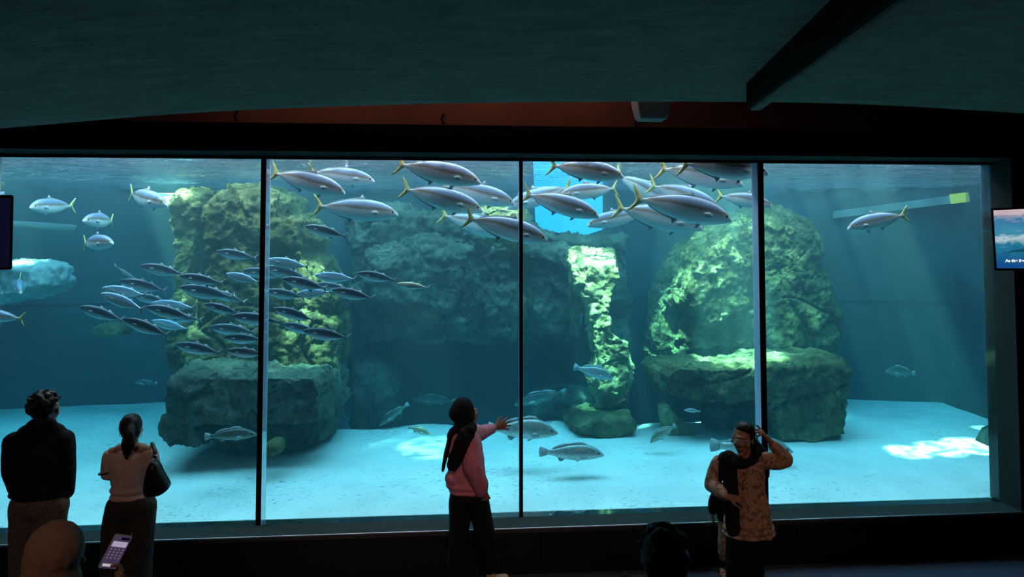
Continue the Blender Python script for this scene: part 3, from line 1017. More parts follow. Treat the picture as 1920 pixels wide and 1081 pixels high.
def fish(name, kind, skin, label, head, tail, y, bend=0.0, L=None, roll=0.0, group=None, deep=1, lift=1.0):
    """a fish between two points of the water; L is its true length when it swims turned away"""
    h = at(head[0], head[1], y)
    t = at(tail[0], tail[1], y)
    if L:
        d = (t - h).length
        if L > d:
            dy = math.sqrt(L * L - d * d)
            for _ in range(3):
                t = at(tail[0], tail[1], y + deep * dy)
                d2 = Vector((t.x - h.x, 0, t.z - h.z)).length
                dy = math.sqrt(max(1e-6, L * L - d2 * d2))
    xa = (h - t)
    ln = xa.length
    xa.normalize()
    za = Vector((0, 0, 1)) - xa * xa.z
    za.normalize()
    ya = za.cross(xa)
    R = Matrix((xa, ya, za)).transposed().to_4x4() @ Matrix.Rotation(roll, 4, 'X')
    key = (name, kind, bend, skin)
    if key not in MADE:
        root = empty(name, (0, 0, 0), label, 'fish', group)
        for pn_, me, mk_ in lib(kind, bend):
            me2 = me.copy()
            link(pn_, me2, M[mk_ or skin], root)
        MADE[key] = root
    else:
        src = MADE[key]
        root = src.copy()
        C.objects.link(root)
        tag(root, label, 'fish', group)
        for ch in src.children:
            c = ch.copy()
            C.objects.link(c)
            c.parent = root
    root.matrix_world = Matrix.Translation((h + t) / 2) @ R @ Matrix.Diagonal((ln, ln, ln * lift, 1))
    return root


KG = 'kingfish schooling under the surface'
K = [
    ('kingfish diving right just past the first mullion, lower front of a pair', (648, 360), (506, 322), 0.62, 0.1),
    ('kingfish half hidden behind the diving one near the first mullion', (703, 338), (578, 322), 1.15, 0.0),
    ('level kingfish with whole yellow tail, alone above the small lone mackerel', (747, 400), (591, 386), 0.95, -0.1),
    ('topmost kingfish of the second pane, back cut by the window top', (902, 340), (742, 306), 0.45, 0.1),
    ('kingfish with raised yellow tail, in the middle of the second pane group', (906, 393), (752, 352), 0.62, 0.1),
    ('kingfish between two others, snout reaching the middle mullion', (966, 380), (826, 346), 1.0, 0.0),
    ('pale kingfish mostly covered by the lowest kingfish near the sunlit boulder', (962, 440), (824, 402), 1.45, 0.0),
    ('lowest kingfish, crossing behind the middle mullion', (1028, 449), (872, 407), 0.40, 0.1),
    ('topmost kingfish in front of the bright blue opening', (1170, 329), (1030, 309), 0.42, 0.1),
    ('kingfish swimming left with its snout behind the middle mullion', (950, 388), (1072, 350), 1.6, 0.1),
    ('silver kingfish pointing down right across the blue opening', (1124, 404), (982, 362), 0.62, 0.1),
    ('kingfish facing left, crossing in front of the blue opening', (1049, 364), (1160, 352), 1.1, -0.2),
    ('kingfish behind the big dark one, its back just below the surface sparkle', (1262, 384), (1152, 326), 1.7, 0.0),
    ('kingfish almost hidden above the big dark one', (1348, 388), (1216, 346), 1.2, 0.0),
    ('biggest darkest kingfish, yellow tail raised, head above the rock peak', (1373, 410), (1188, 370), 0.5, 0.1),
    ('kingfish directly under the biggest dark one', (1318, 426), (1152, 388), 0.85, 0.0),
    ('kingfish facing left below the blue opening', (1100, 421), (1212, 398), 1.35, 0.1),
    ('kingfish near the surface with yellow tail, above the biggest dark one', (1394, 344), (1236, 314), 0.66, 0.1),
    ('highest kingfish, cut by the window top, snout past the last mullion', (1440, 322), (1275, 306), 0.25, 0.0),
    ('dark kingfish turned away behind the last mullion, above the rock peak', (1448, 384), (1348, 366), 1.15, 0.2),
    ('lone kingfish facing left in the last pane, right of the rock peak', (1588, 427), (1697, 402), 0.9, 0.1),
]
for lb, h, t, y, b in K:
    fish('kingfish', 'king', 'king', lb, h, t, y, b, group=KG, lift=1.14)
fish('kingfish', 'king', 'king', 'dark backed kingfish facing left, nearest the dark television', (55, 387), (133, 386), 1.5, 0.1, L=0.78, group='kingfish left of the rock tower')
fish('kingfish', 'king', 'king', 'kingfish turned half away, above the bright small one', (157, 412), (218, 415), 1.5, -0.1, L=0.75, group='kingfish left of the rock tower')
fish('kingfish', 'king', 'king', 'bright kingfish facing right with thin yellow tail, lowest of three', (211, 454), (150, 456), 1.1, 0.1, L=0.62, group='kingfish left of the rock tower')
fish('kingfish', 'king', 'king', 'dark kingfish facing right just left of the rock tower top', (312, 382), (236, 362), 1.3, 0.1, L=0.75, group='kingfish left of the rock tower')
fish('kingfish', 'king', 'king', 'kingfish cut by the picture edge, only rear body and tail showing', (-62, 588), (48, 597), 0.9, 0.1)
fish('kingfish', 'king', 'king', 'dim fish seen end on before the sunlit shelf', (38, 548), (32, 522), 2.2, 0.1, L=0.6)

MG = 'mackerel school around the first mullion'
MK = [
    ('long dark mackerel at the school upper front, head in open water', (263, 498), (348, 514), 1.2, 0.1),
    ('dark mackerel overlapping the tail of the long front one', (336, 517), (418, 531), 0.9, -0.1),
    ('mackerel alone above the school, left of the first mullion', (406, 471), (482, 484), 1.2, 0.0),
    ('bright headed mackerel left of the first mullion', (424, 513), (489, 529), 0.8, 0.1),
    ('mackerel behind the bright headed one, crossing the first mullion', (455, 507), (535, 517), 1.3, 0.0),
    ('dark mackerel above the two brightest at the school front', (225, 526), (314, 545), 1.2, 0.1),
    ('mackerel with lit back, upper of the bright front pair', (191, 540), (275, 553), 0.8, 0.0),
    ('brightest mackerel, lower of the front pair', (189, 550), (272, 580), 0.6, 0.1),
    ('pale mackerel hidden behind the bright front pair', (250, 553), (318, 567), 1.6, 0.0),
    ('dark mackerel before the rock tower, tail fin spread', (337, 538), (440, 557), 1.0, 0.1),
    ('mackerel tucked behind the one with spread tail', (393, 545), (460, 567), 1.5, -0.1),
    ('dark mackerel with pale belly in the school centre', (382, 570), (450, 587), 0.8, 0.0),
    ('bright blue mackerel in the middle, upper of two', (284, 568), (366, 577), 1.1, 0.0),
    ('mackerel right below the bright blue one', (274, 575), (362, 595), 0.7, 0.1),
    ('mackerel under the middle pair with only belly showing', (305, 590), (380, 600), 1.4, 0.0),
    ('leading mackerel, farthest from the rock tower', (149, 575), (234, 600), 0.9, 0.1),
    ('mackerel just below and behind the leader, nearest the glass', (231, 598), (318, 628), 0.6, 0.1),
    ('pale mackerel overlapped by the tail of the one behind the leader', (284, 601), (354, 617), 1.5, 0.0),
    ('mackerel crossing behind the first mullion, upper of three', (434, 592), (528, 603), 0.7, 0.0),
    ('mackerel above the lower pair beside the first mullion', (393, 613), (480, 622), 1.2, 0.1),
    ('mackerel with white belly touching the first mullion', (418, 632), (496, 637), 0.8, -0.1),
    ('lowest left mackerel, whole body before the dark ledge', (329, 645), (416, 661), 0.9, 0.1),
    ('lowest mackerel at the first mullion, white bellied', (425, 657), (500, 664), 0.6, 0.0),
    ('pale mackerel just right of the first mullion, topmost there', (500, 487), (580, 500), 0.8, 0.1),
    ('mackerel directly under the topmost pale one', (494, 500), (580, 522), 1.2, 0.0),
    ('mackerel showing only its belly behind two others at the mullion', (470, 510), (535, 517), 1.7, 0.0),
    ('dark mackerel slanting down under the pale pair', (529, 522), (614, 541), 0.7, 0.1),
    ('bright silver mackerel with its tail by the trailing one', (590, 516), (668, 523), 0.9, 0.0),
    ('mackerel low beside the mullion under the slanting one', (496, 545), (572, 557), 1.1, 0.0),
    ('mackerel with lit head above the sunlit rocks', (556, 551), (622, 547), 0.8, -0.1),
    ('dim blue mackerel behind the blue backed one', (594, 532), (660, 545), 1.4, 0.0),
    ('blue backed mackerel in front, right of the sunlit rocks', (622, 543), (702, 559), 0.7, 0.1),
    ('trailing mackerel second from the end of the school', (669, 512), (744, 525), 1.0, 0.1),
    ('mackerel below the mullion pair, upper of the low three', (512, 578), (590, 599), 0.8, 0.1),
    ('mackerel in the middle of the low three', (529, 607), (600, 624), 1.1, 0.0),
    ('lowest mackerel right of the mullion, full tail visible', (568, 620), (656, 633), 0.7, 0.0),
    ('small lone mackerel high between kingfish and school', (571, 424), (650, 443), 1.0, 0.1),
]
for lb, h, t, y, b in MK:
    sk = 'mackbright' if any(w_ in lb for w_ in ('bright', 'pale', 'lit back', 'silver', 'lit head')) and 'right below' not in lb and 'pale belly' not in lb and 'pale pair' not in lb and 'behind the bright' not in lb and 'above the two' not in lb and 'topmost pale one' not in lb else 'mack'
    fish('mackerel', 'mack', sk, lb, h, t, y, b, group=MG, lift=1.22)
fish('mackerel', 'mack', 'mackbrown', 'brownish mackerel last in the school', (744, 532), (806, 539), 0.9, 0.0, group=MG)
fish('streak_fish', 'mack', 'mack', 'thin pale fish shape for a sunlit streak above the school front', (268, 532), (212, 496), 2.4, 0.1, lift=0.45)  # fish shape made up for a thin sunlit streak

fish('grouper', 'kob', 'kob', 'big silver fish with dotted flank beside the pointing hand', (1046, 808), (915, 803), 1.3, 0.0)
fish('grouper', 'kob', 'kob', 'grey fish with dark tail hovering over sand below the big silver one', (1133, 850), (1012, 848), 1.05, 0.1, lift=0.85)
fish('grouper', 'kob', 'kobgreen', 'fish nosing down to the sand left of the leaning slab', (1218, 828), (1266, 796), 1.7, 0.1)
fish('grouper', 'kob', 'kob', 'grey fish over sand behind the woman with raised hand', (1487, 843), (1335, 836), 1.2, 0.1, lift=0.85)
fish('grouper', 'kob', 'kobgreen', 'small yellow green fish over sand near the pink sweater woman', (806, 813), (766, 800), 1.9, 0.0)
fish('grouper', 'kob', 'kobshaded', 'dim fish nosing down before the cave boulder', (711, 797), (766, 756), 3.0, 0.0, lift=0.7)
fish('grouper', 'kob', 'kobshaded', 'dim fish in the dark cave above the pink sweater woman', (773, 747), (856, 752), 3.7, 0.0, lift=0.7)
fish('grouper', 'kob', 'kobshaded', 'dim fish hovering over the cave slab by the middle mullion', (964, 757), (1062, 733), 3.1, 0.0, lift=0.7)
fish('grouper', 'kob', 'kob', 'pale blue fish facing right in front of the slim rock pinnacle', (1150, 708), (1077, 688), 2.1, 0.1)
fish('grouper', 'kob', 'kobshaded', 'dusky fish lying under the ledge boulder by the first mullion', (482, 812), (384, 818), 1.0, 0.0, lift=0.8)
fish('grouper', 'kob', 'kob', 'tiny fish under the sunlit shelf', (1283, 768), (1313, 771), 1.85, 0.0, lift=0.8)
fish('grouper', 'kob', 'kobshaded', 'faint fish in the haze right of the sunlit shelf', (1660, 694), (1716, 700), 3.0, 0.0, lift=1.1)
fish('grouper', 'kob', 'kobshaded', 'faint fish low in the haze left of the rock tower', (253, 716), (294, 718), 3.4, 0.0, lift=0.8)

# ------------------------------------------------------------------ people
def rotz(a):
    return Matrix.Rotation(a, 3, 'Z')


def facing(dx, dy, pitch=0.0):
    """rotation that turns local +y towards (dx, dy)"""
    a = math.atan2(-dx, dy)
    return Matrix.Rotation(a, 3, 'Z') @ Matrix.Rotation(pitch, 3, 'X')


def add_head(B, c, R, s=1.0):
    c = Vector(c)

    def e(p, r):
        B.ell(c + R @ (Vector(p) * s), [x * s for x in r], R, 18)
    e((0, -0.012, 0.028), (0.074, 0.094, 0.092))
    e((0, 0.030, -0.018), (0.064, 0.066, 0.088))
    e((0, 0.045, -0.072), (0.046, 0.046, 0.038))
    e((0, 0.078, 0.028), (0.052, 0.022, 0.014))
    e((0, 0.084, -0.102), (0.020, 0.018, 0.016))
    for k in (1, -1):
        e((k * 0.040, 0.068, -0.026), (0.024, 0.026, 0.024))
        e((k * 0.077, -0.004, -0.008), (0.010, 0.021, 0.031))
        e((k * 0.011, 0.101, -0.033), (0.009, 0.010, 0.008))
    B.cap(c + R @ Vector((0, 0.088, 0.016)) * s, 0.008 * s, c + R @ Vector((0, 0.113, -0.026)) * s, 0.012 * s)
    e((0, 0.096, -0.055), (0.025, 0.010, 0.006))
    e((0, 0.095, -0.067), (0.021, 0.011, 0.007))


def add_eyes(c, R, parent, s=1.0):
    c = Vector(c)
    for k in (1, -1):
        bm = bmesh.new()
        p = c + R @ Vector((k * 0.031, 0.088, 0.004)) * s
        bmesh.ops.create_uvsphere(bm, u_segments=12, v_segments=8, radius=0.0125 * s, matrix=Matrix.Translation(p))
        e = obj('eye', bm, M['eyew'], parent)
        bm = bmesh.new()
        p = c + R @ Vector((k * 0.031, 0.0965, 0.004)) * s
        bmesh.ops.create_uvsphere(bm, u_segments=10, v_segments=6, radius=0.0062 * s, matrix=Matrix.Translation(p))
        obj('iris', bm, M['eyeb'], e)


def add_hand(B, wrist, d, n, thumb=1, curls=(0.25, 0.25, 0.3, 0.35), spread=0.12, s=1.0, tcurl=0.3):
    """palm, four unequal bent fingers and a thumb leaving the side of the palm; n is the palm normal"""
    w = Vector(wrist)
    R = frame_of(d, n)
    sd, d, n = R.col[0].copy(), R.col[1].copy(), R.col[2].copy()
    B.cap(w - d * 0.02 * s, 0.027 * s, w + d * 0.03 * s, 0.034 * s, 0.62, n)
    B.cap(w + d * 0.03 * s, 0.036 * s, w + d * 0.078 * s, 0.041 * s, 0.34, n)
    for i, (o, ln) in enumerate(zip((-0.031, -0.0105, 0.0105, 0.031), (0.070, 0.080, 0.076, 0.058))):
        o = o * thumb
        k = (i - 1.5) * spread * thumb
        base = w + d * (0.088 - 0.006 * abs(i - 1.3)) * s + sd * o * s
        dirv = (d * math.cos(k) + sd * math.sin(k)).normalized()
        a = 0.0
        p = base
        r = 0.0108 * s
        for j, f in enumerate((0.45, 0.31, 0.24)):
            a += curls[i] * (0.8 if j == 0 else 1.1)
            q = p + (dirv * math.cos(a) + n * math.sin(a)) * ln * f * s
            B.cap(p, r, q, r * 0.9, n=10)
            p, r = q, r * 0.9
    tb = w + d * 0.028 * s - sd * thumb * 0.030 * s
    ts = sd * -thumb
    p = tb
    q = p + (d * 0.62 + ts * 0.72 + n * 0.25).normalized() * 0.042 * s
    B.cap(p, 0.0145 * s, q, 0.0108 * s, n=10)
    q2 = q + (d * (0.85) + ts * 0.35 + n * tcurl).normalized() * 0.036 * s
    B.cap(q, 0.0108 * s, q2, 0.0085 * s, n=10)


def person(px, y0, label):
    p = at(px, 700, y0)
    return empty('person', (p.x, y0, 0), label, 'person')


def mapper(root, y0):
    loc = root.location.copy()

    def Q(px, py, dy=0.0):
        return at(px, py, y0 + dy) - loc
    return Q


def shoe(parent, heel, toe, mat, w=0.045, h=0.07, sole=True, name='shoe'):
    heel, toe = Vector(heel), Vector(toe)
    B = Blob()
    B.cap((heel.x, heel.y, w * 0.9 + 0.012), w * 0.9, (toe.x, toe.y, w * 0.72 + 0.012), w * 0.95, 0.8, (0, 0, 1))
    B.cap((heel.x, heel.y, w + 0.02), w * 0.85, (heel.x, heel.y, h + 0.03), w * 0.9)
    o = B.build(name, 0.008, mat, parent, 2)
    if sole:
        b2 = Blob()
        b2.cap((heel.x, heel.y, 0.012), w * 0.95, (toe.x, toe.y, 0.012), w * 1.02, 0.24, (0, 0, 1))
        b2.build('sole', 0.007, M['sole'], o, 1)
    return o


# ---- man with curly hair, seen from behind at the left
Y0 = -0.98
r = person(78, Y0, 'tall man with curly hair, black jacket and khaki trousers, hands in pockets')
Q = mapper(r, Y0)
Rh = facing(0.45, 0.9)
hc = Q(82, 768)
hip = 0.93
B = Blob()
add_head(B, hc, Rh, 1.05)
B.cap(Q(80, 800), 0.066, Q(82, 775), 0.058)
B.cap(Q(72, 850), 0.085, Q(74, 930), 0.09)
for sx, kx, fx in ((46, 42, 40), (98, 96, 96)):
    B.chain([(Q(sx, 945), 0.085), (Q(kx, 1060), 0.06), (Q(fx, 1150), 0.045)])
B.cap(Q(34, 836), 0.04, Q(110, 832), 0.04)
B.chain([(Q(28, 834), 0.04), (Q(19, 884), 0.038), (Q(33, 926, 0.07), 0.032)])
B.chain([(Q(118, 828), 0.04), (Q(124, 884), 0.038), (Q(125, 924, 0.04), 0.032)])
add_hand(B, Q(34, 930, 0.11), (0.15, 0.2, -1), (1, 0, 0), 1)
add_hand(B, Q(124, 932, 0.07), (-0.1, 0.1, -1), (-1, 0, 0), -1)
B.build('body', 0.008, M['skinfair'], r, 2)
add_eyes(hc, Rh, r, 1.05)
B = Blob()
R2 = random.Random(3)
B.ell(Q(80, 757, -0.01), (0.090, 0.10, 0.085))
B.ell(Q(78, 770, -0.035), (0.080, 0.075, 0.075))
for i in range(190):
    th, ph = R2.uniform(0, 2 * PI), R2.uniform(-0.7, 1.5)
    v = Vector((math.cos(th) * math.cos(ph) * 0.098, math.sin(th) * math.cos(ph) * 0.105, math.sin(ph) * 0.088))
    if (Rh.inverted() @ v).y > 0.06 and v.z < 0.03:
        continue
    B.ell(Q(81, 757, -0.01) + v * R2.uniform(0.98, 1.12), [R2.uniform(0.013, 0.024)] * 3, None, 8)
B.build('hair', 0.007, M['hair'], r, 1)
B = Blob()
B.cap(Q(36, 829), 0.085, Q(112, 823), 0.085)
B.cap(Q(52, 812), 0.075, Q(104, 808), 0.070)
B.ell(Q(72, 862), (0.225, 0.155, 0.20))
B.cap(Q(44, 838), 0.10, Q(106, 834), 0.10)
B.cap(Q(72, 860), 0.205, Q(76, 890), 0.205, 0.74)
B.ell(Q(75, 908), (0.215, 0.155, 0.07))
B.ell(Q(75, 922), (0.222, 0.155, 0.045))
B.chain([(Q(27, 830), 0.082), (Q(19, 884, 0.0), 0.066), (Q(34, 924, 0.06), 0.058)])
B.chain([(Q(118, 824), 0.082), (Q(124, 884, 0.0), 0.064), (Q(126, 922, 0.04), 0.056)])
B.chain([(Q(58, 796, -0.02), 0.032), (Q(70, 790, -0.075), 0.032), (Q(88, 790, -0.075), 0.032), (Q(101, 796, -0.01), 0.030)])
B.chain([(Q(60, 802, -0.03), 0.05), (Q(80, 800, -0.06), 0.05), (Q(98, 801, -0.02), 0.05)])
B.build('jacket', 0.010, M['jacket'], r, 3, 0.010, 9, 1)
B = Blob()
B.ell(Q(75, 945), (0.205, 0.14, 0.12))
B.chain([(Q(48, 948), 0.112), (Q(43, 1010), 0.098), (Q(42, 1080), 0.085), (Q(41, 1155), 0.075)])
B.chain([(Q(100, 948), 0.112), (Q(95, 1010), 0.100), (Q(94, 1080), 0.085), (Q(95, 1155), 0.075)])
B.build('trousers', 0.010, M['khaki'], r, 3, 0.012, 8, 2)
for fx in (41, 95):
    a = Q(fx, 1150)
    shoe(r, (a.x, -0.04, 0), (a.x, 0.16, 0), M['leather'])

# ---- woman in a cream top with a ponytail
Y0 = -1.0
r = person(245, Y0, 'woman with ponytail and hoop earrings in a cream top, arms folded')
Q = mapper(r, Y0)
Rh = facing(0.05, 1)
hc = Q(245, 804)
B = Blob()
add_head(B, hc, Rh, 0.97)
B.cap(Q(246, 842), 0.054, Q(246, 815), 0.047)
B.cap(Q(243, 872), 0.075, Q(246, 930), 0.08)
B.cap(Q(212, 848), 0.045, Q(279, 846), 0.045)
B.cap(Q(226, 843, -0.01), 0.05, Q(266, 842, -0.01), 0.05)
for sx, kx in ((224, 219), (266, 262)):
    B.chain([(Q(sx, 950), 0.08), (Q(kx, 1060), 0.055), (Q(kx, 1150), 0.042)])
B.chain([(Q(205, 852), 0.040), (Q(202, 884), 0.036), (Q(228, 892, 0.20), 0.028)])
B.chain([(Q(284, 850), 0.040), (Q(287, 890), 0.036), (Q(262, 896, 0.19), 0.028)])
add_hand(B, Q(230, 892, 0.21), (1, 0.15, 0.05), (0, -1, 0), 1, s=0.9)
add_hand(B, Q(260, 897, 0.20), (-1, 0.15, 0.05), (0, -1, 0), -1, s=0.9)
B.build('body', 0.008, M['skinfair'], r, 2)
add_eyes(hc, Rh, r, 0.97)
B = Blob()
B.ell(Q(245, 797, -0.015), (0.079, 0.098, 0.094))
B.ell(Q(245, 806, -0.04), (0.072, 0.07, 0.075))
B.chain([(Q(243, 800, -0.09), 0.032), (Q(242, 814, -0.125), 0.042), (Q(240, 832, -0.125), 0.050), (Q(238, 846, -0.12), 0.034), (Q(237, 858, -0.115), 0.012)])
B.build('hair', 0.008, M['hair'], r, 2, 0.004, 30, 4)
for ex in (227.5, 262.5):
    c = Q(ex, 814, -0.01)
    bm = bmesh.new()
    tube(bm, [c + Vector((0.016 * math.cos(a), 0, 0.019 * math.sin(a))) for a in [2 * PI * k / 16 for k in range(17)]], 0.0022, 6)
    obj('hoop_earring', bm, M['gold'], r)
B = Blob()
B.cap(Q(212, 856), 0.062, Q(278, 852), 0.062)
B.ell(Q(244, 872), (0.155, 0.115, 0.10))
B.cap(Q(243, 868), 0.145, Q(244, 898), 0.142, 0.82)
B.ell(Q(244, 915), (0.150, 0.12, 0.05))
B.ell(Q(245, 928), (0.158, 0.122, 0.036))
B.chain([(Q(207, 855), 0.058), (Q(204, 872), 0.054), (Q(203, 887, 0.01), 0.050), (Q(217, 892, 0.13), 0.042)])
B.chain([(Q(283, 852), 0.058), (Q(287, 872), 0.054), (Q(287, 890, 0.01), 0.048), (Q(272, 895, 0.13), 0.042)])
B.build('top', 0.009, M['cream'], r, 3, 0.006, 12, 5)
bm = bmesh.new()
c = Q(200, 884, 0.0)
tube(bm, [c + Vector((0.056 * math.cos(a), 0.052 * math.sin(a), 0.012 * math.cos(a))) for a in [2 * PI * k / 20 for k in range(21)]], 0.006, 6)
obj('bracelet', bm, M['leather'], r)
B = Blob()
B.ell(Q(247, 946), (0.178, 0.135, 0.12))
B.chain([(Q(224, 950), 0.105), (Q(217, 1005), 0.105), (Q(215, 1080), 0.10), (Q(213, 1160), 0.10)])
B.chain([(Q(268, 950), 0.100), (Q(264, 1005), 0.105), (Q(258, 1080), 0.10), (Q(255, 1160), 0.10)])
B.build('trousers', 0.010, M['greypants'], r, 3, 0.010, 8, 6)
for fx in (216, 256):
    a = Q(fx, 1150)
    shoe(r, (a.x, -0.04, 0), (a.x, 0.14, 0), M['leather'], 0.04)
# her bag: a thing of its own
y1 = Y0 - 0.235
o0 = at(297, 895, y1)
bag = empty('shoulder_bag', o0, 'black slouchy shoulder bag hanging from the shoulder of the woman in cream', 'bag')
bm = bmesh.new()
poly = [(286, 861), (294, 862), (303, 880), (313, 897), (319, 910), (312, 920), (300, 928), (284, 930), (272, 929), (271, 905), (276, 880)]
cen = Vector()
ring = [at(px, py, y1) - o0 for px, py in poly]
for p in ring:
    cen += p / len(ring)
ls = []
for dy, k in ((-0.065, 0.55), (-0.05, 0.86), (0.0, 1.0), (0.05, 0.86), (0.065, 0.55)):
    ls.append([bm.verts.new(Vector((cen.x + (p.x - cen.x) * k, dy, cen.z + (p.z - cen.z) * k))) for p in ring])
for a, b in zip(ls, ls[1:]):
    for k in range(len(ring)):
        bm.faces.new((a[k], a[(k + 1) % len(ring)], b[(k + 1) % len(ring)], b[k]))
bm.faces.new(ls[0][::-1])
bm.faces.new(ls[-1])
bmesh.ops.recalc_face_normals(bm, faces=bm.faces)
bmesh.ops.subdivide_edges(bm, edges=bm.edges[:], cuts=1, use_grid_fill=True, smooth=0.4)
obj('body', bm, M['leather'], bag)
bm = bmesh.new()
sp = [at(px, py, y1 + dy) - o0 for px, py, dy in ((289, 862, 0), (291, 848, 0.03), (288, 836, 0.10), (285, 831, 0.20), (285, 833, 0.33), (287, 846, 0.40))]
tube(bm, sp, 0.014, 8)
obj('strap', bm, M['leather'], bag)
bm = bmesh.new()
c = at(290, 857, y1 - 0.012) - o0
tube(bm, [c + Vector((0.018 * math.cos(a), 0, 0.018 * math.sin(a))) for a in [2 * PI * k / 14 for k in range(15)]], 0.004, 6)
obj('ring', bm, M['silver'], bag)

# ---- woman in the pink sweater, in profile, one hand towards the glass
Y0 = -0.50
r = person(884, Y0, 'woman in pink sweater and black headscarf pointing with spread hand at the glass')
Q = mapper(r, Y0)
Rh = facing(0.95, 0.25)
hc = Q(873, 774)
B = Blob()
add_head(B, hc, Rh, 0.98)
B.cap(Q(868, 806), 0.055, Q(870, 785), 0.05)
B.cap(Q(870, 835), 0.10, Q(874, 915), 0.12)
B.chain([(Q(866, 930), 0.08), (Q(864, 1000), 0.06), (Q(858, 1068), 0.042)])
B.chain([(Q(894, 930), 0.08), (Q(908, 1000), 0.06), (Q(919, 1064, 0.09), 0.042)])
B.chain([(Q(882, 822, -0.13), 0.045), (Q(889, 875, -0.17), 0.040), (Q(905, 915, -0.12), 0.030)])
add_hand(B, Q(906, 916, -0.12), (0.25, 0.1, -1), (0, 1, 0), 1, s=0.9, curls=(0.3, 0.32, 0.34, 0.36))
B.chain([(Q(890, 812, 0.10), 0.045), (Q(908, 811, 0.24), 0.040), (Q(927, 801, 0.33), 0.028)])
add_hand(B, Q(928, 800, 0.335), (0.93, 0.22, 0.14), (0.2, 0.95, -0.1), -1, s=0.98, curls=(0.05, 0.03, 0.06, 0.10), spread=0.26, tcurl=0.0)
B.build('body', 0.0045, M['skin'], r, 1)
add_eyes(hc, Rh, r, 0.98)
B = Blob()
B.ell(Q(867, 768), (0.104, 0.104, 0.112), None)
B.ell(Q(858, 774), (0.082, 0.09, 0.075))
B.ell(Q(877, 777), (0.066, 0.098, 0.085))
B.cap(Q(868, 785), 0.082, Q(872, 806), 0.095, 0.9)
B.ell(Q(876, 801), (0.085, 0.12, 0.055))
B.build('headscarf', 0.009, M['blackcloth'], r, 3, 0.006, 14, 7)
# near arm's shoulder is draped by the scarf's broad end, its other end hangs free behind
B = Blob()
B.chain([(Q(888, 799, -0.12), 0.045), (Q(877, 813, -0.215), 0.072), (Q(864, 836, -0.24), 0.076), (Q(855, 858, -0.225), 0.070), (Q(850, 872, -0.205), 0.058)], 0.22, (0.2, -1, 0.2))
B.build('scarf_end', 0.009, M['blackcloth'], r, 2, 0.008, 12, 8)
B = Blob()
B.chain([(Q(860, 795, -0.02), 0.05), (Q(845, 812, -0.02), 0.05), (Q(838, 842, -0.02), 0.042), (Q(831, 878, -0.02), 0.036)], 0.35, (1, 0.3, 0))
B.build('scarf_end', 0.009, M['blackcloth'], r, 2, 0.006, 12, 9)
B = Blob()
B.ell(Q(874, 818), (0.115, 0.165, 0.085))
B.cap(Q(872, 832), 0.150, Q(874, 890), 0.168, 0.82)
B.ell(Q(856, 893), (0.10, 0.125, 0.085))
B.ell(Q(874, 906), (0.178, 0.145, 0.07))
B.ell(Q(890, 862), (0.085, 0.13, 0.13))
B.ell(Q(876, 918), (0.165, 0.14, 0.035))
B.chain([(Q(880, 826, -0.15), 0.085), (Q(886, 872, -0.20), 0.086), (Q(900, 905, -0.17), 0.072), (Q(904, 920, -0.145), 0.052)])
B.chain([(Q(888, 812, 0.10), 0.08), (Q(904, 811, 0.22), 0.068), (Q(919, 804, 0.30), 0.052), (Q(924, 802, 0.32), 0.036)])
B.build('sweater', 0.009, M['pink'], r, 3, 0.014, 8, 10)
B = Blob()
B.ell(Q(879, 926), (0.168, 0.14, 0.10))
B.chain([(Q(863, 935), 0.098), (Q(860, 1000), 0.088), (Q(856, 1070), 0.085)])
B.chain([(Q(897, 935, -0.02), 0.098), (Q(909, 1000, 0.02), 0.085), (Q(918, 1058, 0.07), 0.082)])
B.build('trousers', 0.010, M['blackcloth'], r, 3, 0.010, 8, 11)
a = Q(918, 1070)
shoe(r, (a.x + 0.01, 0.09, 0), (a.x + 0.14, 0.115, 0), M['tan'], 0.042)
a = Q(850, 1080)
shoe(r, (a.x - 0.01, -0.04, 0), (a.x + 0.12, -0.10, 0), M['tan'], 0.04)

# ---- woman facing the gallery, one hand raised to her head
Y0 = -1.36
r = person(1398, Y0, 'woman in patterned tan tunic, black scarf and glasses, hand raised to her head')
Q = mapper(r, Y0)
Rh = facing(-0.45, -0.9, 0.06)
hc = Q(1392, 823)
B = Blob()
add_head(B, hc, Rh, 0.97)
B.cap(Q(1397, 862), 0.055, Q(1395, 838), 0.048)
B.cap(Q(1393, 880), 0.10, Q(1398, 960), 0.11)
for sx, kx in ((1382, 1381), (1414, 1412)):
    B.chain([(Q(sx, 980), 0.08), (Q(kx, 1080), 0.058), (Q(kx, 1150), 0.042)])
B.chain([(Q(1350, 868), 0.042), (Q(1336, 907, -0.04), 0.038), (Q(1362, 931, -0.225), 0.027)])
add_hand(B, Q(1363, 931, -0.228), (0.90, -0.12, -0.15), (0.1, 0.3, -0.9), 1, s=0.95, curls=(0.55, 0.6, 0.62, 0.65))
B.chain([(Q(1436, 864), 0.042), (Q(1472, 861, -0.02), 0.038), (Q(1446, 829, 0.0), 0.026)])
add_hand(B, Q(1444, 827, 0.0), (-0.62, 0.02, 0.72), (-0.6, 0.3, -0.6), 1, s=0.98, curls=(0.06, 0.45, 0.55, 0.6), spread=0.08)
B.build('body', 0.0045, M['skin'], r, 1)
add_eyes(hc, Rh, r, 0.97)
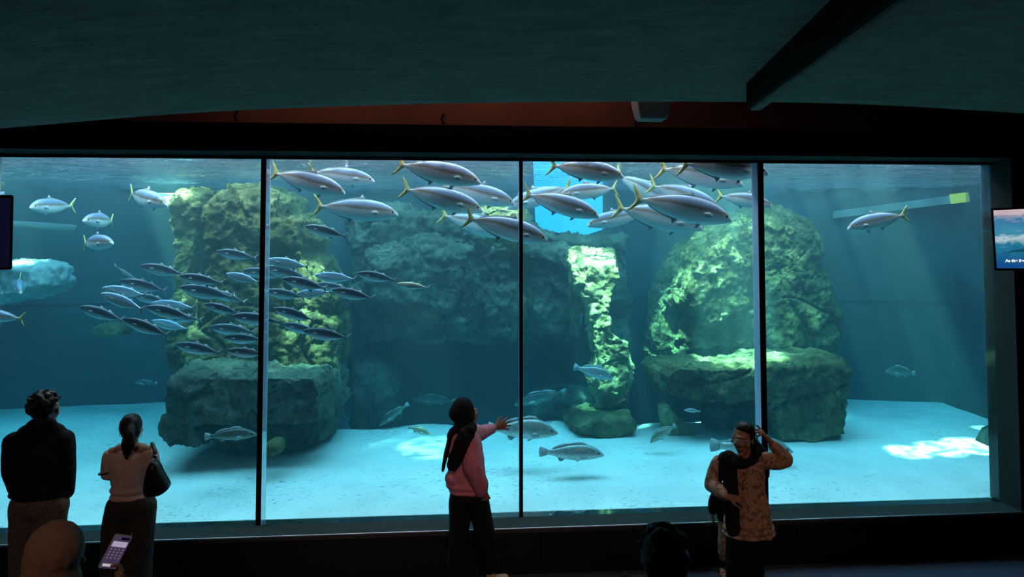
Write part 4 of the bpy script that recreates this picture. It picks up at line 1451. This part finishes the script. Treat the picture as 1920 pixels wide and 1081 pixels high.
# glasses
bm = bmesh.new()
for k in (1, -1):
    cc = hc + Rh @ Vector((k * 0.034, 0.106, 0.002))
    tube(bm, [cc + Rh @ Vector((0.024 * math.cos(a), -0.004 * abs(math.cos(a)), 0.019 * math.sin(a))) for a in [2 * PI * q / 16 for q in range(17)]], 0.0016, 6)
    tube(bm, [hc + Rh @ Vector((k * 0.058, 0.104, 0.004)), hc + Rh @ Vector((k * 0.080, 0.02, 0.008))], 0.0016, 6)
tube(bm, [hc + Rh @ Vector((-0.010, 0.108, 0.006)), hc + Rh @ Vector((0.010, 0.108, 0.006))], 0.0016, 6)
obj('glasses', bm, M['silver'], r)
B = Blob()
B.ell(Q(1396, 812, 0.03), (0.084, 0.092, 0.085))
B.ell(Q(1396, 801, -0.0), (0.072, 0.078, 0.045))
B.ell(Q(1403, 826, 0.05), (0.078, 0.07, 0.095))
B.chain([(Q(1408, 830, 0.06), 0.06), (Q(1424, 848, 0.07), 0.055), (Q(1434, 872, 0.06), 0.04), (Q(1438, 892, 0.05), 0.02)])
B.build('hair', 0.008, M['hair'], r, 2, 0.004, 30, 12)
B = Blob()
B.cap(Q(1354, 868), 0.062, Q(1430, 864), 0.064)
B.ell(Q(1393, 890), (0.175, 0.12, 0.12))
B.cap(Q(1394, 890), 0.165, Q(1399, 940), 0.150, 0.75)
B.cap(Q(1400, 935), 0.160, Q(1403, 958), 0.178, 0.80)
B.ell(Q(1403, 974), (0.19, 0.15, 0.09))
B.ell(Q(1404, 988), (0.200, 0.148, 0.05))
B.ell(Q(1404, 998), (0.206, 0.152, 0.028))
B.chain([(Q(1350, 868), 0.066), (Q(1342, 886, -0.01), 0.064), (Q(1336, 909, -0.03), 0.058), (Q(1350, 921, -0.14), 0.048), (Q(1359, 929, -0.205), 0.036)])
B.chain([(Q(1434, 864), 0.066), (Q(1455, 866, -0.01), 0.062), (Q(1473, 861, -0.02), 0.056), (Q(1461, 845, -0.01), 0.050), (Q(1450, 833, 0.0), 0.036)])
B.chain([(Q(1380, 858, -0.06), 0.02), (Q(1397, 862, -0.085), 0.02), (Q(1412, 856, -0.06), 0.02)])
B.build('tunic', 0.009, M['shirt'], r, 3, 0.010, 10, 13)
for bx, by, dy in ((1397, 887, -0.131), (1396, 900, -0.134), (1396, 914, -0.135)):
    bm = bmesh.new()
    bmesh.ops.create_uvsphere(bm, u_segments=10, v_segments=6, radius=0.008, matrix=Matrix.Translation(Q(bx, by, dy)))
    obj('button', bm, M['gold'], r)
B = Blob()
B.chain([(Q(1360, 858, 0.05), 0.045), (Q(1366, 855, -0.07), 0.045), (Q(1380, 862, -0.12), 0.040), (Q(1398, 868, -0.13), 0.036), (Q(1414, 860, -0.10), 0.034), (Q(1420, 846, -0.02), 0.032), (Q(1416, 842, 0.06), 0.036)])
B.chain([(Q(1352, 862, 0.05), 0.045), (Q(1358, 858, -0.05), 0.05), (Q(1372, 868, -0.13), 0.05)], 0.7)
B.chain([(Q(1368, 866, -0.125), 0.056), (Q(1369, 900, -0.145), 0.062), (Q(1371, 935, -0.155), 0.064), (Q(1373, 965, -0.165), 0.064), (Q(1375, 990, -0.165), 0.062)], 0.30, (0, -1, 0))
B.build('scarf', 0.008, M['blackcloth'], r, 2, 0.008, 12, 14)
B = Blob()
B.ell(Q(1398, 985), (0.140, 0.10, 0.09))
B.chain([(Q(1382, 990), 0.092), (Q(1382, 1080), 0.085), (Q(1382, 1158), 0.08)])
B.chain([(Q(1415, 990), 0.092), (Q(1412, 1080), 0.085), (Q(1410, 1158), 0.08)])
B.build('trousers', 0.010, M['blackcloth'], r, 3, 0.008, 8, 15)
for fx in (1382, 1410):
    a = Q(fx, 1150)
    shoe(r, (a.x, 0.04, 0), (a.x, -0.14, 0), M['leather'], 0.04)

# ---- child mostly hidden behind her
Y0 = -0.42
r = person(1358, Y0, 'child in dark top and sandals standing behind the woman with raised hand')
Q = mapper(r, Y0)
hc = Q(1378, 880)
Rh = facing(0.3, 0.95)
B = Blob()
add_head(B, hc, Rh, 0.82)
B.cap(Q(1376, 905), 0.04, Q(1377, 890), 0.038)
B.cap(Q(1368, 925), 0.075, Q(1368, 965), 0.08)
B.chain([(Q(1358, 970), 0.05), (Q(1357, 1010), 0.038), (Q(1355, 1046), 0.028)])
B.chain([(Q(1384, 970), 0.05), (Q(1384, 1010), 0.038), (Q(1384, 1046), 0.028)])
for fx in (1355, 1384):
    a = Q(fx, 1050)
    B.cap((a.x, 0.02, 0.035), 0.026, (a.x, -0.02, 0.032), 0.028)
    B.cap((a.x, -0.0, 0.032), 0.028, (a.x - 0.005, -0.10, 0.026), 0.03, 0.6, (0, 0, 1))
    for k in range(5):
        B.cap((a.x - 0.025 + k * 0.011, -0.105, 0.024), 0.0075, (a.x - 0.028 + k * 0.011, -0.13 + 0.006 * abs(k - 1), 0.022), 0.0068, n=8)
B.chain([(Q(1346, 915), 0.03), (Q(1336, 945), 0.027), (Q(1335, 962, -0.03), 0.021)])
add_hand(B, Q(1335, 962, -0.03), (0.1, -0.1, -1), (1, 0, 0), 1, s=0.7)
B.chain([(Q(1396, 915), 0.03), (Q(1403, 940), 0.027), (Q(1404, 960), 0.021)])
add_hand(B, Q(1404, 960), (0, 0, -1), (-1, 0, 0), -1, s=0.7)
B.build('body', 0.0055, M['skin'], r, 2)
add_eyes(hc, Rh, r, 0.82)
B = Blob()
B.ell(hc + Vector((0, -0.01, 0.02)), (0.072, 0.085, 0.082))
B.build('hair', 0.008, M['hair'], r, 2, 0.004, 30, 16)
B = Blob()
B.cap(Q(1350, 915), 0.05, Q(1392, 913), 0.05)
B.cap(Q(1369, 925), 0.10, Q(1367, 962), 0.115, 0.8)
B.chain([(Q(1349, 915), 0.052), (Q(1338, 940), 0.048), (Q(1336, 955, -0.02), 0.042)])
B.chain([(Q(1394, 915), 0.052), (Q(1403, 938), 0.045), (Q(1404, 952), 0.04)])
B.build('top', 0.009, M['blackcloth'], r, 3, 0.006, 12, 17)
B = Blob()
B.ell(Q(1370, 972), (0.105, 0.085, 0.07))
B.chain([(Q(1359, 975), 0.06), (Q(1357, 1010), 0.05), (Q(1356, 1034), 0.046)])
B.chain([(Q(1384, 975), 0.06), (Q(1384, 1010), 0.05), (Q(1384, 1034), 0.046)])
B.build('trousers', 0.009, M['shirt'], r, 3, 0.006, 12, 18)
for fx in (1355, 1384):
    a = Q(fx, 1050)
    B = Blob()
    B.cap((a.x, 0.03, 0.010), 0.032, (a.x - 0.005, -0.11, 0.010), 0.038, 0.24, (0, 0, 1))
    o = B.build('sandal', 0.007, M['leather'], r, 1)
    for yy, hh in ((-0.03, 0.064), (-0.075, 0.052)):
        bm = bmesh.new()
        tube(bm, [(a.x + 0.038 * math.cos(t), yy, 0.012 + hh * math.sin(t) * 0.78) for t in [PI * k / 10 for k in range(11)]], 0.006, 6)
        obj('strap', bm, M['tan'], o)

# ---- woman in a beige headscarf close to the camera, her arm holding a phone
Y0 = -3.13
r = person(98, Y0, 'woman in beige headscarf in profile near the camera, holding up a phone')
Q = mapper(r, Y0)
Rh = facing(0.85, 0.5, -0.15)
hc = Q(109, 1043)
B = Blob()
add_head(B, hc, Rh, 0.98)
B.cap(Q(95, 1110), 0.055, Q(102, 1070), 0.05)
B.cap(Q(80, 1170), 0.11, Q(80, 1330), 0.13)
for sx in (60, 105):
    B.chain([(Q(sx, 1340), 0.08), (Q(sx, 1450), 0.06), (Q(sx, 1580), 0.042)])
B.chain([(Q(40, 1150), 0.045), (Q(30, 1240), 0.04), (Q(60, 1290, 0.15), 0.03)])
add_hand(B, Q(62, 1292, 0.15), (1, 0.3, 0), (0, -0.2, -1), 1, s=0.9)
PH = -0.30     # the phone's distance in front of her, towards the camera
B.chain([(Q(125, 1150, -0.10), 0.045), (Q(185, 1185, -0.26), 0.038), (Q(226, 1104, PH), 0.027)])
add_hand(B, Q(227, 1098, PH + 0.005), (-0.16, -0.02, 1), (-0.55, -0.75, 0.1), -1, s=0.92, curls=(0.5, 0.55, 0.6, 0.62), spread=0.04, tcurl=0.5)
B.build('body', 0.0055, M['skinfair'], r, 2)
add_eyes(hc, Rh, r, 0.98)
B = Blob()
B.ell(Q(103, 1031), (0.131, 0.122, 0.138))
B.ell(Q(96, 1050), (0.128, 0.115, 0.14))
B.cap(Q(98, 1055), 0.118, Q(88, 1120), 0.155, 0.9)
B.ell(Q(84, 1150), (0.21, 0.17, 0.13))
B.build('headscarf', 0.009, M['beige'], r, 3, 0.008, 10, 19)
B = Blob()
B.cap(Q(42, 1160), 0.085, Q(126, 1160), 0.085)
B.chain([(Q(82, 1190), 0.19), (Q(82, 1300), 0.19), (Q(82, 1560), 0.24)], 0.8)
B.chain([(Q(40, 1155), 0.08), (Q(30, 1240), 0.07), (Q(52, 1285, 0.13), 0.055)])
B.chain([(Q(125, 1155, -0.08), 0.08), (Q(186, 1188, -0.26), 0.062), (Q(222, 1122, PH), 0.045)])
B.build('dress', 0.012, M['blackcloth'], r, 3, 0.010, 7, 20)
for fx in (62, 102):
    a = Q(fx, 1500)
    shoe(r, (a.x, 0.0, 0), (a.x + 0.15, 0.0, 0), M['leather'], 0.04)

# the phone in that hand
yp = Y0 + PH - 0.044
pt, pb = at(233, 1003, yp), at(200, 1066, yp)
ax = (pt - pb).normalized()
pc = (pt + pb) / 2
nv = (CAM - pc).normalized()
nv = (nv - ax * nv.dot(ax)).normalized()
nv = (Quaternion(ax, 0.35) @ nv)
sv = ax.cross(nv)
ln = (pt - pb).length
phone = empty('smartphone', pc, 'smartphone with lit violet keypad screen in the raised hand', 'phone')
phone.matrix_world = Matrix.Translation(pc) @ Matrix((sv, ax, nv)).transposed().to_4x4()
wd = ln * 0.24
bm = bmesh.new()
bevbox(bm, (-wd, -ln / 2, -0.008), (wd, ln / 2, 0.0), 0.007, 3)
obj('case', bm, M['whiteplastic'], phone)
bm = bmesh.new()
bevbox(bm, (-wd * 0.93, -ln * 0.475, 0.0005), (wd * 0.93, ln * 0.475, 0.002), 0.0005, 1)
scn = obj('screen', bm, emit('dark violet display', (0.10, 0.07, 0.16, 1), 0.45), phone, False)
bm = bmesh.new()
bevbox(bm, (-wd * 0.80, ln * 0.16, 0.0021), (wd * 0.80, ln * 0.32, 0.0026), 0.0002, 1)
obj('display_card', bm, emit('pale violet card', (0.62, 0.52, 0.72, 1), 0.6), scn, False)
bm = bmesh.new()
bevbox(bm, (-wd * 0.1, ln * 0.37, 0.0021), (wd * 0.80, ln * 0.45, 0.0026), 0.0002, 1)
obj('display_banner', bm, emit('black banner', (0.005, 0.005, 0.02, 1), 0.3), scn, False)
bm = bmesh.new()
for j in range(4):
    for i in range(4):
        u = (i - 1.5) * wd * 0.42
        vv = ln * (0.09 - j * 0.085)
        bmesh.ops.create_cone(bm, cap_ends=True, segments=12, radius1=wd * 0.10, radius2=wd * 0.10, depth=0.0006, matrix=Matrix.Translation((u, vv, 0.0024)))
obj('display_icons', bm, emit('icon light', (0.55, 0.38, 0.45, 1), 0.3), scn, False)
bm = bmesh.new()
bevbox(bm, (-wd * 0.7, -ln * 0.42, 0.0021), (wd * 0.5, -ln * 0.34, 0.0026), 0.0002, 1)
obj('display_bar', bm, emit('white bar', (0.8, 0.75, 0.8, 1), 0.6), scn, False)
bm = bmesh.new()
tube(bm, [(wd * 0.75, ln * 0.5, -0.004), (wd * 0.8, ln * 0.56, -0.004), (wd * 0.7, ln * 0.60, -0.004)], 0.0015, 6)
obj('strap_loop', bm, M['whiteplastic'], phone)

# ---- dark haired person right in front of the camera
Y0 = -3.86
r = person(1243, Y0, 'person with short dark hair seen from behind, lowest in front, one hand raised')
Q = mapper(r, Y0)
Rh = facing(0.0, 1.0)
hc = Q(1243, 1042)
B = Blob()
add_head(B, hc, Rh, 1.05)
B.cap(Q(1243, 1115), 0.062, Q(1243, 1070), 0.056)
B.cap(Q(1243, 1190), 0.13, Q(1243, 1380), 0.13)
for sx in (1205, 1281):
    B.chain([(Q(sx, 1400), 0.09), (Q(sx, 1600), 0.06), (Q(sx, 1790), 0.045)])
B.chain([(Q(1160, 1170), 0.05), (Q(1135, 1260, 0.05), 0.045), (Q(1172, 1140, 0.26), 0.03)])
add_hand(B, Q(1174, 1132, 0.265), (0.12, 0.05, 1), (0.2, 1, 0), -1, s=0.95, curls=(0.75, 0.8, 0.85, 0.85), spread=0.03)
B.chain([(Q(1326, 1170), 0.05), (Q(1350, 1290), 0.045), (Q(1340, 1390, 0.06), 0.03)])
add_hand(B, Q(1340, 1392, 0.06), (0, 0, -1), (-1, 0, 0), -1)
B.build('body', 0.006, M['skin'], r, 2)
add_eyes(hc, Rh, r, 1.05)
B = Blob()
B.ell(hc + Vector((0, -0.015, 0.025)), (0.095, 0.112, 0.100))
B.ell(hc + Vector((0, -0.045, -0.02)), (0.088, 0.075, 0.095))
R2 = random.Random(5)
for i in range(90):
    th, ph = R2.uniform(0, 2 * PI), R2.uniform(-0.2, 1.5)
    v = Vector((math.cos(th) * math.cos(ph) * 0.098, math.sin(th) * math.cos(ph) * 0.112 - 0.015, math.sin(ph) * 0.1 + 0.025))
    if v.y > 0.06 and v.z < 0.06:
        continue
    B.ell(hc + v, [R2.uniform(0.010, 0.018)] * 3, None, 8)
B.build('hair', 0.008, M['hair'], r, 1)
B = Blob()
B.cap(Q(1170, 1165), 0.09, Q(1316, 1165), 0.09)
B.chain([(Q(1243, 1200), 0.20), (Q(1243, 1390), 0.19)], 0.72)
B.chain([(Q(1160, 1170), 0.08), (Q(1137, 1258, 0.05), 0.068), (Q(1168, 1160, 0.24), 0.05)])
B.chain([(Q(1326, 1170), 0.08), (Q(1350, 1290), 0.066), (Q(1341, 1375, 0.05), 0.05)])
B.ell(Q(1243, 1120), (0.085, 0.08, 0.05))
B.build('jacket', 0.012, M['jacket'], r, 3, 0.010, 8, 21)
B = Blob()
B.ell(Q(1243, 1400), (0.19, 0.13, 0.12))
for sx in (1203, 1283):
    B.chain([(Q(sx, 1410), 0.105), (Q(sx, 1600), 0.085), (Q(sx, 1780), 0.08)])
B.build('trousers', 0.012, M['jacket'], r, 3)
for fx in (1205, 1281):
    a = Q(fx, 1500)
    shoe(r, (a.x, -0.05, 0), (a.x, 0.16, 0), M['leather'])

# ------------------------------------------------------------------ televisions and fittings


def screen_mat():
    t = NT('sea picture on a screen')
    co = t.n('TexCoord').outputs['Object']
    z = t.n('SeparateXYZ', {0: co}).outputs['Z']
    mp = t.n('Mapping', {'Vector': co, 'Scale': (7.0, 7.0, 14.0)}).outputs[0]
    nz = t.n('TexNoise', {'Vector': mp, 'Scale': 1.0, 'Detail': 6.0, 'Roughness': 0.65, 'Distortion': 0.8}).outputs['Fac']
    nn = t.n('Math', {0: t.n('Math', {0: nz, 1: 0.5}, operation='SUBTRACT').outputs[0], 1: 0.55}, operation='MULTIPLY').outputs[0]
    s = t.n('Math', {0: t.n('MapRange', {'Value': z, 'From Min': -0.21, 'From Max': 0.21}).outputs[0], 1: nn}, operation='ADD').outputs[0]
    c = t.ramp(s, [(0.02, S(20, 80, 150)), (0.24, S(30, 105, 150)), (0.40, S(40, 130, 160)), (0.52, S(190, 215, 225)), (0.60, S(70, 150, 180)), (0.78, S(60, 130, 175)), (0.90, S(205, 185, 195)), (1.0, S(220, 200, 205))])
    e = t.n('Emission', {'Color': c, 'Strength': 0.85})
    return t.surf(e.outputs[0])


def television(corner_top, corner_bot, direction, width, label, scr, text=None, flip=1):
    """casing, screen and pole; the first corner pair is the edge the photo shows"""
    hgt = (corner_top - corner_bot).length
    upv = (corner_top - corner_bot).normalized()
    xv = Vector(direction)
    xv = (xv - upv * xv.dot(upv)).normalized()
    c = (corner_top + corner_bot) / 2 + xv * width / 2
    xr = xv * flip           # picture's left to right as seen
    nv = xr.cross(upv)       # towards the viewer
    root = empty('television', c, label, 'television')
    root.matrix_world = Matrix.Translation(c) @ Matrix((xr, -nv, upv)).transposed().to_4x4()
    bm = bmesh.new()
    bevbox(bm, (-width / 2, 0.0, -hgt / 2), (width / 2, 0.05, hgt / 2), 0.006)
    obj('casing', bm, M['blackplastic'], root, False)
    bm = bmesh.new()
    b = 0.016
    bevbox(bm, (-width / 2 + b, -0.003, -hgt / 2 + b), (width / 2 - b, 0.001, hgt / 2 - b), 0.001, 1)
    s = obj('screen', bm, scr, root, False)
    if text:
        cu = bpy.data.curves.new('caption', 'FONT')
        cu.body = text
        cu.size = 0.025
        cu.extrude = 0.0004
        cu.offset = 0.0012
        tmp = bpy.data.objects.new('caption', cu)
        C.objects.link(tmp)
        me = bpy.data.meshes.new_from_object(tmp.evaluated_get(bpy.context.evaluated_depsgraph_get()))
        bpy.data.objects.remove(tmp)
        me.name = 'caption'
        o = link('caption', me, emit('white caption', (1, 1, 1, 1), 0.95), s, False)
        o.location = (-width / 2 + 0.066, -0.0045, -hgt / 2 + 0.058)
        o.rotation_euler = (PI / 2, 0, 0)
        bm = bmesh.new()
        # dark fish silhouette swimming across the picture
        fin(bm, [(-0.05, -0.02), (0.0, 0.0), (0.06, 0.012), (0.085, 0.05), (0.09, 0.015), (0.14, 0.01), (0.06, -0.012), (0.0, -0.012)], 0.0004)
        o2 = obj('picture_fish', bm, emit('teal shape', S(20, 85, 105), 0.8), s, False)
        o2.location = (-width / 2 + 0.11, -0.0042, -hgt / 2 + 0.135)
    bm = bmesh.new()
    zt = 4.35 - c.z
    tube(bm, [(0, 0.09, -0.05), (0, 0.09, zt)], 0.022, 10)
    box(bm, (-0.08, 0.05, -0.1), (0.08, 0.09, 0.1))
    bmesh.ops.recalc_face_normals(bm, faces=bm.faces)
    o = obj('mount_pole', bm, M['blackplastic'], root, False)
    o.rotation_euler = (0, 0, 0)
    return root


# right-hand set: its left edge shows
ct, cb = atd(1857, 390, 4.75), atd(1864, 507, 4.70)
television(ct, cb, (math.cos(math.radians(-42)), math.sin(math.radians(-42)), 0), 0.82, 'lit television showing a sea picture with white caption beside the window jamb', screen_mat(), 'As the Save')
# left-hand set: its right edge shows
ct, cb = atd(26, 367, 4.40), atd(23, 505, 4.45)
television(ct, cb, (-math.cos(math.radians(-38)), math.sin(math.radians(-38)), 0), 0.84, 'dark switched off television at the edge of the first pane', M['offscreen'], None, -1)

# white tapered fitting hanging in the recess
c = at(1221, 208, -0.55)
fx = empty('light_fixture', c, 'white tapered plastic fitting hanging at the ceiling edge', 'light fixture')
k = 6.25 / 1300
bm = bmesh.new()
tp = [(-33 * k, -0.11), (33 * k, -0.11), (33 * k, 0.11), (-33 * k, 0.11)]
rows = []
for z, sx, sy in ((0.30, 1.04, 1.0), (16 * k, 1.0, 1.0), (2 * k, 0.93, 0.92), (-14 * k, 0.82, 0.8), (-18.5 * k, 0.72, 0.68)):
    rows.append([bm.verts.new((p[0] * sx, p[1] * sy, z)) for p in tp])
for a, b in zip(rows, rows[1:]):
    for i in range(4):
        bm.faces.new((a[i], a[(i + 1) % 4], b[(i + 1) % 4], b[i]))
bm.faces.new(rows[0])
bm.faces.new(rows[-1][::-1])
bmesh.ops.recalc_face_normals(bm, faces=bm.faces)
bmesh.ops.bevel(bm, geom=[e for e in bm.edges], offset=0.012, segments=2, profile=0.5, affect='EDGES')
obj('housing', bm, M['whiteplastic'], fx)
bm = bmesh.new()
bevbox(bm, (-0.04, 0.10, 0.12), (0.04, 0.485, 0.18), 0.005)
obj('mount_bracket', bm, M['blackplastic'], fx, False)
# three little dark hooks on the recess wall
for i, (px, py, lb) in enumerate(((443, 217, 'small dark hook on the red wall far left of the white fitting'), (830, 223, 'small dark hook on the red wall midway along'), (1192, 232, 'small dark hook on the red wall just below the white fitting'))):
    p = at(px, py, -0.075)
    bm = bmesh.new()
    tube(bm, [(0.01, 0.012, 0.05), (0, -0.01, 0.03), (-0.01, -0.015, 0.0), (0.0, -0.012, -0.03), (0.014, -0.02, -0.05)], 0.010, 8)
    o = obj('hanging_hook', bm, M['black'])
    o.location = p
    tag(o, lb, 'hook', 'hooks on the recess wall')

# ------------------------------------------------------------------ light
w = bpy.data.worlds.new('dark hall')
sc.world = w
w.use_nodes = True
w.node_tree.nodes['Background'].inputs[0].default_value = (0.02, 0.03, 0.04, 1)
w.node_tree.nodes['Background'].inputs[1].default_value = 0.05


def area(name, loc, rot, sx, sy, power, col):
    l = bpy.data.lights.new(name, 'AREA')
    l.shape = 'RECTANGLE'
    l.size, l.size_y = sx, sy
    l.energy = power
    l.color = col
    o = bpy.data.objects.new(name, l)
    o.location = loc
    o.rotation_euler = rot
    C.objects.link(o)
    return o


def spot(name, src, dst, power, deg, col, blend=0.3, soft=0.05, gobo=0.0, lo=0.15):
    l = bpy.data.lights.new(name, 'SPOT')
    l.energy = power
    l.color = col
    l.spot_size = math.radians(deg)
    l.spot_blend = blend
    l.shadow_soft_size = soft
    o = bpy.data.objects.new(name, l)
    o.location = src
    o.rotation_euler = (Vector(dst) - Vector(src)).to_track_quat('-Z', 'Y').to_euler()
    C.objects.link(o)
    if gobo:
        # sunlight broken up by the rippled surface
        l.use_nodes = True
        t = l.node_tree
        em = t.nodes['Emission']
        tc = t.nodes.new('ShaderNodeTexCoord')
        mp = t.nodes.new('ShaderNodeMapping')
        mp.inputs['Scale'].default_value = (gobo, gobo, gobo)
        nz = t.nodes.new('ShaderNodeTexNoise')
        nz.inputs['Scale'].default_value = 1.3
        mixv = t.nodes.new('ShaderNodeVectorMath')
        mixv.operation = 'ADD'
        vo = t.nodes.new('ShaderNodeTexVoronoi')
        vo.feature = 'DISTANCE_TO_EDGE'
        vo.inputs['Scale'].default_value = 1.0
        rp = t.nodes.new('ShaderNodeValToRGB')
        e = rp.color_ramp.elements
        e[0].position, e[0].color = 0.02, (2.6, 2.6, 2.6, 1)
        e[1].position, e[1].color = 0.30, (lo, lo, lo, 1)
        L = t.links.new
        L(tc.outputs['Normal'], mp.inputs['Vector'])
        L(mp.outputs[0], nz.inputs['Vector'])
        L(mp.outputs[0], mixv.inputs[0])
        L(nz.outputs['Color'], mixv.inputs[1])
        L(mixv.outputs[0], vo.inputs['Vector'])
        L(vo.outputs['Distance'], rp.inputs['Fac'])
        L(rp.outputs['Color'], em.inputs['Color'])
    return o


# daylight from the skylights over the tank
area('tank_skylight', (0.2, 1.65, 6.2), (0, 0, 0), 14.5, 2.9, 2300, (0.74, 0.91, 1.06))
SUN = (1.0, 0.95, 0.62)
G = 26.0


def beam(name, dst, off, power, deg, blend=0.4, gobo=G, lo=0.25):
    d = Vector(dst)
    return spot(name, d + Vector(off), d, power, deg, SUN, blend, 0.04, gobo, lo)


beam('sun_on_column', at(1118, 545, 2.7), (-1.4, -2.3, 6.6), 24000, 8.0, 0.6)
beam('sun_on_peak_flank', at(1256, 600, 3.5), (-0.6, -2.6, 5.2), 20000, 8, 0.5)
beam('sun_on_shelf', at(1385, 662, 2.6), (-0.9, -0.3, 8.0), 52000, 9.5)
beam('sun_on_peak', at(1390, 500, 3.1), (-1.4, -2.4, 5.4), 4200, 20)
beam('sun_on_right_sand', at(1695, 832, 1.6), (-2.6, 0.5, 8.0), 22000, 3.6, 0.4, 60.0, 0.05)
beam('sun_on_right_sand', at(1760, 828, 1.65), (-2.6, 0.5, 8.0), 26000, 4.2, 0.4, 60.0, 0.08)
beam('sun_on_right_sand', at(1822, 826, 1.7), (-2.6, 0.5, 8.0), 30000, 5.0, 0.4, 60.0, 0.08)
beam('sun_on_right_sand', at(1845, 796, 2.4), (-2.6, 0.5, 8.0), 12000, 2.2, 0.4, 60.0, 0.1)
beam('sun_on_middle_sand', at(820, 828, 2.2), (-1.5, 0.0, 8.0), 6000, 7.5)
beam('sun_on_tower', at(450, 470, 2.3), (-1.6, -1.8, 5.6), 1700, 20, 0.4, 16.0, 0.45)
beam('sun_on_tower_edge', at(345, 430, 2.7), (-2.6, 0.2, 5.0), 16000, 9)
beam('sun_on_tower_rocks', at(580, 590, 2.2), (0.8, -1.8, 6.0), 9000, 8)
beam('sun_on_glint_slab', at(320, 372, 3.75), (-0.6, -2.0, 4.0), 20000, 9)
beam('sun_on_far_shelf', at(50, 520, 3.6), (-0.6, -1.0, 6.5), 20000, 5)
beam('sun_on_boulder', at(940, 420, 2.3), (-0.6, -1.8, 5.5), 2600, 8)

# shafts of sun slanting through the haze on the right
for i, (sx, tx, p) in enumerate(((2.4, 4.6, 1500), (3.0, 5.2, 1800), (3.6, 5.9, 1500), (2.7, 4.9, 1000))):
    spot('sun_shaft', (sx, 2.6 + 0.3 * i, 8.0), (tx, 3.0 + 0.25 * i, 0.4), p, 3.2, SUN, 0.6, 0.03)

# warm lamps of the gallery, behind and above the visitors
spot('gallery_lamp', (-2.6, -8.6, 5.7), (-1.9, -1.3, 1.1), 200, 30, (1.0, 0.62, 0.45), 0.8, 0.25)
spot('gallery_lamp', (0.6, -8.6, 5.7), (-0.3, -0.4, 0.8), 400, 20, (1.0, 0.56, 0.46), 0.8, 0.25)
spot('gallery_lamp', (3.0, -8.6, 5.7), (2.2, -1.3, 1.1), 300, 22, (1.0, 0.60, 0.44), 0.8, 0.25)
# red glow in the recess
area('recess_lamp', (-0.2, -0.45, 5.3), (0, 0, 0), 3.6, 0.2, 10, (1.0, 0.62, 0.48))

sc.view_settings.view_transform = 'Standard'
sc.view_settings.look = 'None'
sc.view_settings.exposure = 0.0
sc.view_settings.gamma = 1.0
sc.view_settings.use_curve_mapping = False
sc.cycles.use_denoising = True
sc.cycles.max_bounces = 10
sc.cycles.diffuse_bounces = 3
sc.cycles.glossy_bounces = 3
sc.cycles.volume_bounces = 1
sc.cycles.transparent_max_bounces = 24
sc.cycles.sample_clamp_indirect = 4.0
sc.cycles.sample_clamp_direct = 0.0
